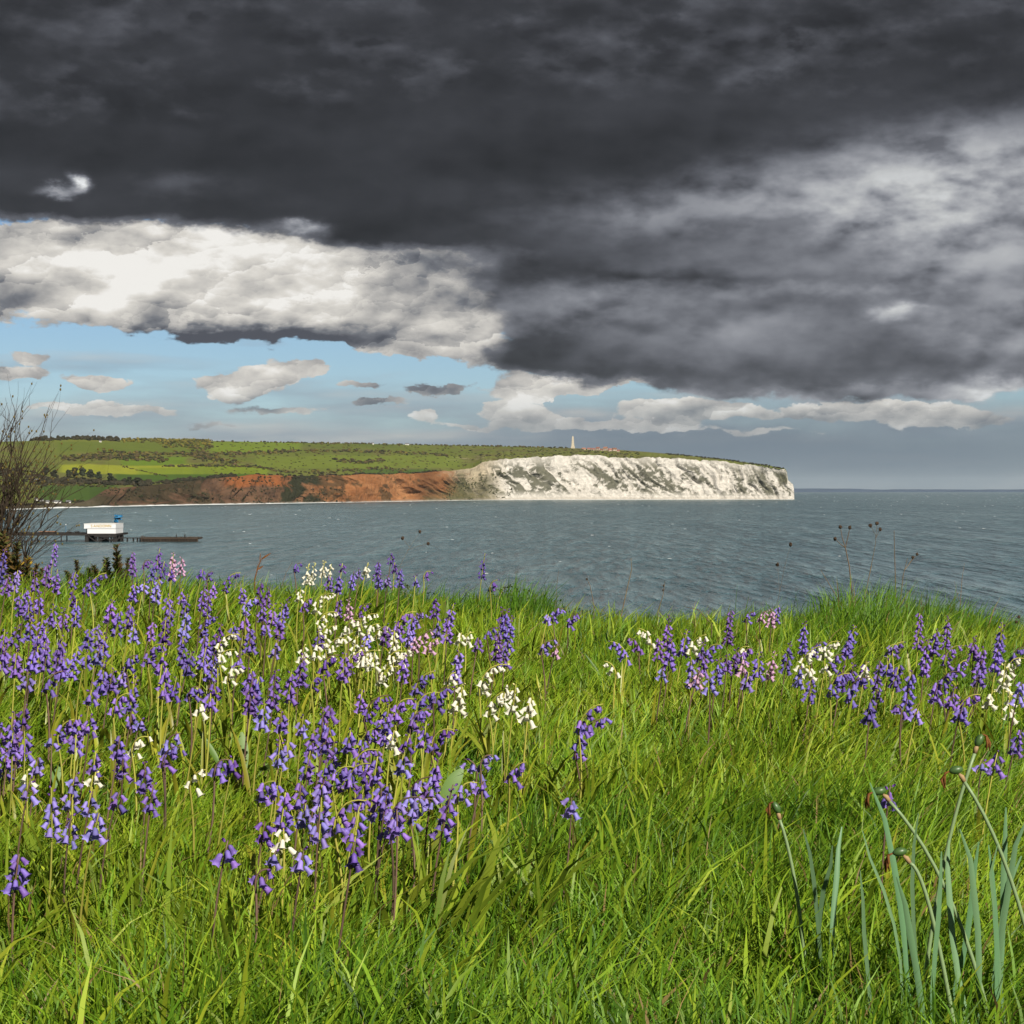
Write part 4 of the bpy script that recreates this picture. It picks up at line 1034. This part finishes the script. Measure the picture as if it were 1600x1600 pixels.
def to_dir(d):
    return (-Vector(d)).to_track_quat('Z', 'Y')
for hd in heads:
    px, py, c, Lp, pose = hd
    hh = fr.uniform(.25, .33)
    y = place(px, py, hh)
    head = at(px, py, y)
    gz = ground(head.x, head.y)
    L = (Lp if Lp else 32) * y / F
    L = min(max(L, .022), .19)
    tot = max(head.z - gz, .12)                    # middle of the head above the ground
    sgn = 1 if pose != 'm' else -1
    base = Vector((head.x - sgn * fr.uniform(.01, .06), head.y + fr.uniform(-.03, .03), 0)); base.z = ground(base.x, base.y)
    top = head - base                               # local
    if pose == 'u':
        A, B = Vector((0, 0, 0)), Vector((top.x * .35 + fr.uniform(-.02, .02), top.y * .5, tot * .62))
        Ct = Vector((top.x, top.y, top.z + L * .5))
        curve = [(A * (1 - t) ** 2 + B * 2 * t * (1 - t) + Ct * t * t) for t in [i / 12 for i in range(13)]]
    else:
        A = Vector((0, 0, 0)); s0 = Vector((top.x - sgn * L * .36, top.y, top.z - L * .42))
        B1, B2 = s0 + Vector((sgn * L * .10, 0, L * .80)), Vector((top.x + sgn * L * .42, top.y, top.z + L * fr.uniform(.18, .5)))
        low_ = [A.lerp(s0, i / 6) + Vector((sgn * .012 * math.sin(i / 6 * 3.1), 0, 0)) for i in range(6)]
        up_ = [(s0 * (1 - t) ** 2 + B1 * 2 * t * (1 - t) + B2 * t * t) for t in [i / 7 for i in range(8)]]
        curve = low_ + up_
    nb_ = max(4, int(L / {'d': .0075, 'w': .0078}.get(c, .0062)))
    near = y < 5.2
    root = link('bluebell', None, loc=base, label=label_of[id(hd)], cat='bluebell', group='bluebells on the clifftop bank')
    green = c == 'w' or fr.random() < .45
    m = MB(); r0 = .0031 if near else .0034
    m.tube(curve, [r0 * (1 - .55 * i / len(curve)) for i in range(len(curve))], 5)
    link('stem', m.data('stem', M['stemg' if green else 'stemb'], True), root)
    # arc lengths for placing the bells along the head
    cl = [0]
    for i in range(1, len(curve)): cl.append(cl[-1] + (curve[i] - curve[i - 1]).length)
    def on(u):
        for i in range(1, len(curve)):
            if u <= cl[i]:
                k = (u - cl[i - 1]) / max(cl[i] - cl[i - 1], 1e-6)
                return curve[i - 1].lerp(curve[i], k), (curve[i] - curve[i - 1]).normalized()
        return curve[-1], (curve[-1] - curve[-2]).normalized()
    headlen = min(L * (1.0 if pose == 'u' else 1.25), cl[-1] * .75)
    joined, jb = MB(), MB()
    bsc = fr.uniform(.88, 1.12) * (1.04 if c == 'w' else 1.0) * (1.0 if near else 1.08)
    budn = fr.choice([0, .1, .18, .3]) if pose == 'u' else fr.choice([0, 0, .12])
    for i in range(nb_):
        t_ = (i + .5) / nb_
        p, tg = on(cl[-1] - headlen * (1 - t_))
        ang = i * 2.4 + fr.uniform(-.5, .5)
        out = Vector((math.cos(ang), math.sin(ang), 0))
        bud = t_ > 1 - budn
        spread = (1.0 - .55 * t_) * fr.uniform(.7, 1.25)
        if pose != 'u':
            out = (out * .9 + Vector((sgn * .3, 0, 0)))
        pos = p + out * ((.0095 if pose == 'u' else .012) * spread) + Vector((0, 0, .002 - (0 if pose == 'u' else fr.uniform(0, .010))))
        if bud:
            d = (out * .7 + tg * fr.uniform(.1, .9)).normalized(); pos = p + out * .0035
        else:
            d = (Vector((0, 0, -1)) * fr.uniform(.7, 1.1) + out * fr.uniform(.25, .95)).normalized()
        q = to_dir(d)
        s = bsc * fr.uniform(.85, 1.12) * (.75 + .25 * (1 - t_))
        bi = 0 if t_ < .55 else (1 if t_ < .8 else 2)
        if near:
            if bud: o = link('bud', bud_me['budw' if c == 'w' else 'pink' if c == 'p' else 'budv'], root)
            else: o = link('flower', bell_me[KIND[c], bi], root)
            o.location = pos; o.rotation_mode = 'QUATERNION'; o.rotation_quaternion = q; o.scale = (s, s, s)
        else:
            vs, fs = BUD if bud else BELLS[bi]
            (jb if bud else joined).add([tuple(pos + (q @ Vector(v)) * s) for v in vs], fs)
            # short flower stalk
        if not bud and near is False and i % 2 == 0:
            pass
    if joined.v: link('flower_spike', joined.data('flower_spike', M[KIND[c]], True), root, kind='stuff')
    if jb.v: link('bud_tip', jb.data('bud_tip', M['budw' if c == 'w' else 'pink' if c == 'p' else 'budv'], True), root, kind='stuff')
    for q in range(fr.choice([2, 2, 3, 3])):
        Lf = fr.uniform(.18, .30); a_ = fr.uniform(0, 6.28)
        pts, w, side = leaf_points(fr, Lf, a_, fr.uniform(.10, .6))
        m = MB(); wd = fr.uniform(.0065, .0105)
        m.ribbon(pts, [k * wd for k in w], side, .25)
        link('leaf', m.data('leaf', M['strap'], True), root)

# ------------------------------------------------------------------ daffodils gone over, lower right
def leaf_obj(root, base, tip, bend, wid, mat, name='leaf'):
    b0, tp_ = Vector(base), Vector(tip)
    d = tp_ - b0
    side = Vector((1, .35, 0)).normalized() if abs(d.x) < abs(d.z) else Vector((.2, 1, .3)).normalized()
    pts, w = [], []
    for i in range(8):
        t = i / 7
        pts.append(b0.lerp(tp_, t) + Vector((bend * math.sin(t * math.pi), 0, abs(bend) * .4 * math.sin(t * math.pi))))
        w.append(wid * (.75 + .5 * t - .2 * t * t) * (1 if i < 6 else .75 if i == 6 else .22))
    pts[-1] = pts[-1] + Vector((fr.uniform(-.012, .012), 0, -.008)); pts[-2] = pts[-2] + Vector((fr.uniform(-.004, .004), 0, 0))
    m = MB(); m.ribbon(pts, w, (side + Vector((fr.uniform(-.3, .3), fr.uniform(-.6, .6), 0))).normalized(), .35)
    return link(name, m.data(name, mat, True), root)
DAFF = [((1213, 1262), (1243, 1400), 3.45, 'leftmost daffodil seed pod on a short straight stalk', 'm', [((1262, 1288), (1296, 1400), -.01), ((1318, 1285), (1308, 1420), .01), ((1304, 1314), (1292, 1420), .0)]),
        ((1374, 1236), (1500, 1410), 3.15, 'daffodil with a plump drooping pod on a long slanting stalk', 'm', [((1367, 1215), (1379, 1420), .004), ((1336, 1290), (1352, 1420), .015), ((1425, 1263), (1415, 1420), -.02)]),
        ((1406, 1331), (1445, 1390), 3.0, 'lowest daffodil pod with a brown withered flower hanging down', 'm', [((1400, 1362), (1432, 1420), .0), ((1340, 1352), (1330, 1430), .0), ((1480, 1322), (1440, 1430), .01)]),
        ((1494, 1203), (1598, 1400), 3.1, 'daffodil pod on a curved stalk below the topmost pod', 'm', [((1482, 1305), (1497, 1420), .0), ((1503, 1288), (1480, 1430), .02), ((1543, 1312), (1510, 1420), .01), ((1548, 1310), (1556, 1420), .0)]),
        ((1530, 1157), (1462, 1400), 3.2, 'topmost daffodil pod facing right on a tall upright stalk', 'n', [((1598, 1264), (1578, 1420), -.01), ((1569, 1254), (1602, 1420), -.01), ((1525, 1308), (1470, 1420), .0), ((1585, 1330), (1575, 1420), .0)])]
for (pod, low_, d, lab, sd_, lvs) in DAFF:
    P0 = at(pod[0], pod[1], d); Pl = at(low_[0], low_[1], d)
    dirn = (Pl - P0).normalized(); 
    bz = Pl + dirn * .12; bz.z = 0; gz = ground(bz.x, bz.y)
    base = Vector((bz.x, bz.y, gz))
    root = link('daffodil', None, loc=base, label=lab, cat='daffodil', group='daffodils gone to seed')
    Pn, Ll = P0 - base, Pl - base
    s_ = -1 if sd_ == 'm' else 1
    neck = Pn + (Ll - Pn).normalized() * .028 + Vector((0, 0, .006))
    mid = Pn.lerp(Ll, .5) + Vector((.012 * -s_, 0, .02))
    ctl = Ll + (Ll - neck) * -.05 + Vector((-.010 * s_, 0, .03))
    st_ = [Vector((0, 0, -.01)) * (1 - q) ** 2 + ctl * 2 * q * (1 - q) + neck * q * q for q in [i / 12 for i in range(13)]]
    m = MB(); m.tube(st_, [.0037 - .0008 * i / 12 for i in range(13)], 7)
    link('stem', m.data('stem', M['daffstem'], True), root)
    a0 = Pn + (neck - Pn) * .35
    m = MB(); m.tube([neck, neck.lerp(a0, .5) + Vector((0, 0, .002)), a0], [.0036, .0042, .002], 6); link('sheath', m.data('sheath', M['papery'], True), root)
    ax = Vector((s_ * .9, 0, -.18)).normalized() if abs((neck - Pn).x) > .01 else Vector((s_ * .3, 0, .6)).normalized()
    m = MB(); m.tube([Pn - ax * .011, Pn - ax * .008, Pn - ax * .003, Pn + ax * .004, Pn + ax * .009, Pn + ax * .0115], [.002, .0050, .0068, .0066, .0042, .0018], 9); link('seed_pod', m.data('seed_pod', M['pod'], True), root)
    m = MB(); e0 = Pn + ax * .0115
    for q in range(4):
        m.tube([e0, e0 + Vector((s_ * .007, fr.uniform(-.003, .003), -.003)), e0 + Vector((s_ * .010 + fr.uniform(-.003, .003), fr.uniform(-.004, .004), -.014)), e0 + Vector((s_ * .008 + fr.uniform(-.004, .004), fr.uniform(-.005, .005), -.024 - .006 * fr.random()))], [.0014, .002, .0024, .0007], 5)
    link('withered_flower', m.data('withered_flower', M['wither'], True), root)
    for (tip, lo, bend) in lvs:
        tp_ = at(tip[0], tip[1], d + fr.uniform(-.08, .08)) - base
        lp = at(lo[0], lo[1], d) - base
        foot = Vector((lp.x * .75, lp.y + fr.uniform(-.02, .02), -.01))
        leaf_obj(root, foot, tp_, bend + fr.uniform(-.02, .02), .0052, M['daff'])

# ------------------------------------------------------------------ dock leaves and loose broad leaves
for (tip, foot, wid, lab, d) in [((722, 1204), (690, 1256), .020, 'broad pale green dock leaf behind the front bluebell clump', 4.25), ((914, 1022), (942, 1064), .012, 'broad folded yellow green leaf in the open middle grass', 6.3), ((88, 1196), (84, 1232), .013, 'small mottled dock leaf in the lower left grass', 4.4), ((306, 1140), (345, 1200), .018, 'dark green dock leaf left of the front clump', 4.6), ((375, 1146), (383, 1200), .014, 'pale upright dock leaf left of the front clump', 4.6), ((404, 1206), (450, 1200), .014, 'dark flat dock leaf beside the front clump', 4.4)]:
    d = place(foot[0], foot[1], .10)
    a, b_ = at(*foot, d), at(*tip, d)
    base = Vector((a.x, a.y, ground(a.x, a.y)))
    root = link('dock_plant', None, loc=base, label=lab, cat='leaf')
    pts, w = [], []
    for i in range(8):
        t = i / 7
        pts.append((a - base).lerp(b_ - base, t) + Vector((0, .03 * t, .006 * math.sin(t * 3.1)))); w.append(wid * (math.sin(math.pi * (t * .86 + .1)) ** .7))
    m = MB(); m.ribbon(pts, w, Vector((.8, -.1, -.5)) if abs((b_ - a).x) > .02 else Vector((1, .2, 0)), .15); link('leaf_blade', m.data('leaf_blade', M['dock'], True), root)
    m = MB(); m.tube([(0, 0, 0), (a - base) * .6 + Vector((0, 0, .01)), a - base, (a - base).lerp(b_ - base, .9) + Vector((0, .03, -.001))], [.0022, .002, .0016, .0006], 5); link('stalk', m.data('stalk', M['stemg'], True), root)

# ------------------------------------------------------------------ dry stalks along the crest
def stalk(pts, heads_, lab, d=CREST - .2, r=.0045, hr=.0085, branch=(), name='dry_stalk'):
    P_ = [at(x_, y_, d) for x_, y_ in pts]
    base = Vector((P_[-1].x, P_[-1].y, ground(P_[-1].x, P_[-1].y)))
    root = link(name, None, loc=base, label=lab, cat='dry stalk', group='dry stalks along the crest')
    loc = [p - base for p in P_[::-1]]
    m = MB(); m.tube([Vector((0, 0, -.01))] + loc, [r] + [r * (1 - .7 * (i + 1) / len(loc)) for i in range(len(loc))], 5); link('stem', m.data('stem', M['dry']), root)
    for bp in branch:
        q = [at(x_, y_, d) - base for x_, y_ in bp]
        m = MB(); m.tube(q, [r * .5] * (len(q) - 1) + [r * .3], 4); link('branch', m.data('branch', M['dry']), root)
    for hx, hy in heads_:
        m = MB(); hp = at(hx, hy, d) - base
        m.lump(hp, (hr, hr, hr * 1.2), fr, None, 1, .3)
        link('seed_head', m.data('seed_head', M['seed']), root)
stalk([(1313, 823), (1316, 840), (1321, 856), (1327, 885), (1333, 945)], [(1313, 823), (1328, 824), (1305, 842)], 'tall branched dry stalk with three seed heads on the crest', branch=[[(1321, 856), (1325, 838), (1328, 824)], [(1321, 856), (1313, 850), (1305, 842)]])
stalk([(1370, 818), (1368, 850), (1362, 880), (1350, 940)], [(1360, 821), (1370, 818), (1375, 827)], 'thin dry stalk with a cluster of three seed heads', r=.0028, hr=.009, branch=[[(1369, 838), (1360, 821)], [(1368, 842), (1375, 827)]])
stalk([(1397, 829), (1398, 870), (1399, 910), (1400, 955)], [], 'straight bare dry stalk right of the seed heads')
stalk([(1418, 872), (1411, 900), (1408, 930), (1405, 965)], [(1426, 871), (1433, 866)], 'reddish dry stalk with two small heads near the right', hr=.007, branch=[[(1414, 890), (1422, 879), (1426, 871)], [(1422, 879), (1433, 866)]])
stalk([(1282, 890), (1294, 910), (1306, 930), (1318, 950)], [], 'slanting dry stalk leaning left beside the tallest tuft', r=.004)
stalk([(1362, 884), (1356, 910), (1350, 940)], [], 'pale slanting dry stalk behind the tallest tuft', r=.0036)
stalk([(1507, 880), (1503, 905), (1500, 950)], [], 'thin dry stalk above the right-hand tuft', r=.0026, branch=[[(1499, 940), (1495, 925), (1491, 908)]])
stalk([(1592, 964), (1594, 985), (1594, 1010)], [(1592, 964), (1588, 972)], 'short seed-headed stalk at the far right edge', r=.0024, hr=.007, d=9.6)
stalk([(986, 872), (987, 890), (981, 915), (970, 965), (967, 985)], [], 'dark crooked dry stalk standing alone in the middle')
stalk([(1039, 908), (1036, 930), (1028, 955)], [(1037, 915), (1036, 922)], 'short dry grass spike right of the crooked stalk', r=.0036, hr=.005)
stalk([(917, 904), (922, 915), (928, 945)], [(917, 905)], 'small bent dry stalk left of the crooked stalk', r=.003, hr=.006)
stalk([(1235, 851), (1225, 890), (1212, 955)], [(1235, 851), (1215, 882)], 'faint thin stalk with two dark heads against the sea', r=.0014, hr=.009, branch=[[(1218, 925), (1215, 882)]])
stalk([(656, 831), (640, 855), (622, 890), (612, 915)], [(656, 831), (629, 841), (669, 849)], 'hair-thin stalk with three dark seed heads above the middle bluebells', r=.0013, hr=.008, branch=[[(640, 855), (629, 841)], [(636, 860), (655, 853), (669, 849)]])
stalk([(873, 890), (870, 915), (868, 950)], [], 'thin dry grass stem at the bramble edge', r=.002)
stalk([(805, 894), (807, 930), (808, 965)], [], 'thin upright grass stem beside the bramble', r=.002)
stalk([(457, 878), (447, 895), (437, 925)], [], 'pale straw left of the white spikes', r=.0026)
stalk([(571, 884), (565, 900), (558, 922)], [], 'dark straw among the skyline bluebells', r=.0026)
stalk([(1070, 948), (1092, 953), (1105, 968), (1112, 975)], [], 'bent green grass stem over the sea edge', r=.0035, d=9.5)
# red-brown dock shoot by the left skyline
P_ = at(398, 905, CREST - .4); base = Vector((P_.x, P_.y, ground(P_.x, P_.y)))
root = link('dock_shoot', None, loc=base, label='red-brown curled dock shoot against the sea left of middle', cat='plant')
loc = [Vector((0, 0, 0))] + [at(x_, y_, CREST - .4) - base for x_, y_ in ((398, 905), (402, 890), (408, 874), (415, 868))]
m = MB(); m.tube(loc, [.004, .0035, .003, .0025, .002], 5); link('stem', m.data('stem', M['wither']), root)
for a, b_ in (((408, 874), (424, 864)), ((406, 876), (407, 864)), ((402, 890), (412, 884)), ((400, 896), (404, 878))):
    A_, B_ = at(*a, CREST - .4) - base, at(*b_, CREST - .4) - base
    m = MB(); m.ribbon([A_.lerp(B_, k / 4) for k in range(5)], [.002, .007, .009, .006, .0008], Vector((.3, .5, .8)), .3); link('leaf', m.data('leaf', M['wither'], True), root)

# ------------------------------------------------------------------ bare shrub at the left edge
br = random.Random(4)
SD = 12.2
def twig(m, p, d, L, r, depth, buds):
    n = 5; pts = [p]; q = Vector(p); dd = Vector(d).normalized()
    for i in range(n):
        dd = (dd + Vector((br.gauss(0, .10), br.gauss(0, .10), .05 + br.gauss(0, .07)))).normalized()
        q = q + dd * L / n; pts.append(q.copy())
    m.tube(pts, [r * (1 - .6 * i / n) for i in range(n + 1)], 4 if r < .004 else 6, cap=False)
    if depth > 0:
        for k in range(br.choice([2, 3, 3])):
            i = br.randint(1, n); s = 1 if br.random() < .5 else -1
            nd = (pts[i] - pts[i - 1]).normalized()
            nd = (nd + Vector((s * br.uniform(.3, .8), br.gauss(0, .3), br.uniform(-.1, .3)))).normalized()
            twig(m, pts[i], nd, L * br.uniform(.45, .75), r * (1 - .6 * i / n) * .7, depth - 1, buds)
    else:
        buds.append(pts[-1])
foot = at(12, 905, SD); base = Vector((foot.x, foot.y, ground(foot.x, foot.y)))
root = link('bare_shrub', None, loc=base, label='bare dark twiggy shrub rising at the left edge', cat='shrub')
buds = []
for (tx, ty, r, bw) in [(-55, 690, .010, .2), (-20, 655, .011, .3), (6, 668, .010, .5), (24, 642, .011, .4), (46, 668, .010, .6), (62, 676, .010, .9), (84, 700, .009, 1.1), (102, 742, .008, 1.3), (112, 762, .007, 1.2), (98, 800, .006, 1.0), (-80, 735, .009, .2), (70, 730, .008, 1.0), (88, 836, .005, .8), (38, 700, .009, .8), (14, 720, .009, .5), (-8, 690, .009, .4), (56, 760, .007, 1.0), (92, 775, .006, 1.2), (30, 760, .008, .9), (-35, 720, .008, .3)]:
    T_ = at(tx, ty, SD + br.uniform(-.25, .35)) - base
    B0 = Vector((br.uniform(-.20, .06), br.uniform(-.1, .1), -.05))
    m = MB(); pts = []
    for i in range(11):
        t_ = i / 10
        pts.append(B0.lerp(T_, t_) - Vector((.11 * bw, 0, -.05 * bw)) * math.sin(t_ * math.pi) + Vector((br.gauss(0, .010), br.gauss(0, .01), 0)))
    m.tube(pts, [r * 1.1 * (1 - i / 10) ** .8 + .0013 for i in range(11)], 6, cap=False)
    for k in range(11):
        i = br.randint(3, 9); nd = (pts[i + 1] - pts[i]).normalized(); s = 1 if br.random() < .6 else -1
        nd = (nd + Vector((s * br.uniform(.25, .6), br.gauss(0, .25), br.uniform(0, .25)))).normalized()
        twig(m, pts[i], nd, br.uniform(.14, .36), r * .40 * (1 - .7 * i / 10) + .0015, 1, buds)
    link('branch', m.data('branch', M['bark']), root)
m = MB()
for p in buds:
    if br.random() < .5: m.lump(p, (.006, .006, .009), br, (.10, .075, .02), 0, .2)
link('buds', m.data('buds', M['gorse']), root, kind='stuff')

# ------------------------------------------------------------------ gorse and bramble on the crest
def gorse(root, p0, p1, r, n, cols):
    m = MB(); a, b_ = Vector(p0), Vector(p1); L = (b_ - a).length
    m.tube([a, a.lerp(b_, .5), b_], [.006, .005, .002], 5, col=(.05, .035, .02))
    for i in range(n):
        t_ = br.random() ** .85; p = a.lerp(b_, t_); an = br.uniform(0, 6.28)
        o = Vector((math.cos(an), math.sin(an), br.uniform(.25, .9))).normalized()
        ln = r * 1.7 * (1.15 - .75 * t_) * br.uniform(.5, 1.2); w = ln * .12
        c = br.choice(cols); q = br.uniform(.7, 1.3); sd_ = o.cross(Vector((br.gauss(0, 1), br.gauss(0, 1), br.gauss(0, 1)))).normalized()
        e_ = p + o * ln
        m.add([p - sd_ * w, p + sd_ * w, p + o * ln * .6 + sd_ * w * .9, e_, p + o * ln * .6 - sd_ * w * .9], [(0, 1, 2, 4), (4, 2, 3)], tuple(k * q for k in c))
    link('shoot', m.data('shoot', M['gorse']), root)
GC = [(.045, .06, .016), (.065, .075, .018), (.03, .038, .014), (.10, .06, .022), (.075, .045, .02)]
for gi, (lab, d, fx_, shoots) in enumerate([
    ('dark spiky gorse bush against the sea below the pavilion', 10.9, 165, [((185, 915), (182, 852), .036), ((170, 915), (166, 872), .034), ((160, 915), (146, 884), .034), ((140, 915), (139, 888), .03), ((128, 915), (119, 876), .028), ((122, 915), (103, 893), .026), ((195, 915), (200, 872), .026), ((152, 918), (155, 895), .04), ((178, 918), (190, 890), .04), ((135, 920), (128, 899), .035)]),
    ('brown gorse with yellow tips at the foot of the bare shrub', 11.2, 20, [((10, 915), (4, 830), .05), ((25, 915), (26, 850), .045), ((0, 915), (-14, 840), .05), ((35, 915), (44, 872), .04), ((45, 912), (58, 882), .034), ((-20, 915), (-36, 836), .05), ((60, 912), (66, 888), .028), ((-45, 915), (-60, 845), .05), ((15, 918), (12, 868), .05), ((-5, 918), (-2, 860), .05)])]):
    f0 = at(fx_, 915, d); base = Vector((f0.x, f0.y, ground(f0.x, f0.y)))
    root = link('gorse_bush', None, loc=base, label=lab, cat='gorse')
    for (a, b_, r) in shoots:
        A_ = at(*a, d) - base; A_.z = min(A_.z, .05)
        gorse(root, A_, at(*b_, d + br.uniform(-.15, .15)) - base, r, 380, GC if gi == 0 else GC + [(.12, .07, .02), (.26, .17, .012), (.09, .06, .02)])
for (lab, d, cx, y0, w, h, n) in [('low dark bramble bush at the crest right of the lone bluebell', 10.6, 800, 940, 75, 26, 620), ('small dark ivy mound on the crest in the middle', 10.8, 630, 930, 60, 18, 380), ('leafy sprig of alexanders beside the right-hand tuft', 10.2, 1488, 965, 12, 16, 90), ('low dark leaves on the crest beside the bent stalk', 10.7, 895, 958, 45, 12, 220)]:
    f0 = at(cx, y0, d); base = Vector((f0.x, f0.y, ground(f0.x, f0.y)))
    root = link('bramble_bush', None, loc=base, label=lab, cat='bush')
    m = MB(); rx = w * d / F; rz = h * d / F; z0 = f0.z - base.z
    for i in range(n):
        u = br.gauss(0, .42); v = br.random()
        z = z0 - .12 + (.12 + rz * math.exp(-u * u * 3)) * v
        p = Vector((u * rx, br.gauss(0, .1), z)); o = Vector((br.gauss(0, 1), br.gauss(-.3, 1), br.gauss(.4, .6))).normalized(); s_ = o.cross(Vector((br.gauss(0, 1), br.gauss(0, 1), br.gauss(0, 1)))).normalized(); L = br.uniform(.010, .022)
        m.add([p, p + o * L * .5 + s_ * L * .38, p + o * L, p + o * L * .5 - s_ * L * .38], [(0, 1, 2, 3)])
    link('foliage', m.data('foliage', M['bramble']), root)
    m = MB()
    for i in range(7):
        u = br.gauss(0, .35)
        m.tube([(u * rx * .8, 0, 0), (u * rx * .9, .02, z0 * .6), (u * rx, 0, z0 + rz * br.uniform(.2, .8) * math.exp(-u * u * 3))], [.003, .0025, .001], 4)
    link('stems', m.data('stems', M['bark']), root, kind='stuff')

# ------------------------------------------------------------------ the air
m = MB(); m.box(-82000, 82000, -600, 61000, -4.5, 420)
mh = bpy.data.materials.new('haze_air'); mh.use_nodes = True
t = mh.node_tree
for n in list(t.nodes): t.nodes.remove(n)
pv = t.nodes.new('ShaderNodeVolumePrincipled'); mo = t.nodes.new('ShaderNodeOutputMaterial')
pv.inputs['Color'].default_value = (.76, .90, 1.0, 1)
pv.inputs['Density'].default_value = 0.8e-5
pv.inputs['Anisotropy'].default_value = 0.0
t.links.new(pv.outputs[0], mo.inputs['Volume'])
link('haze', m.data('haze', mh), label='thin sea air between the bank and the far shore', cat='haze', kind='stuff')
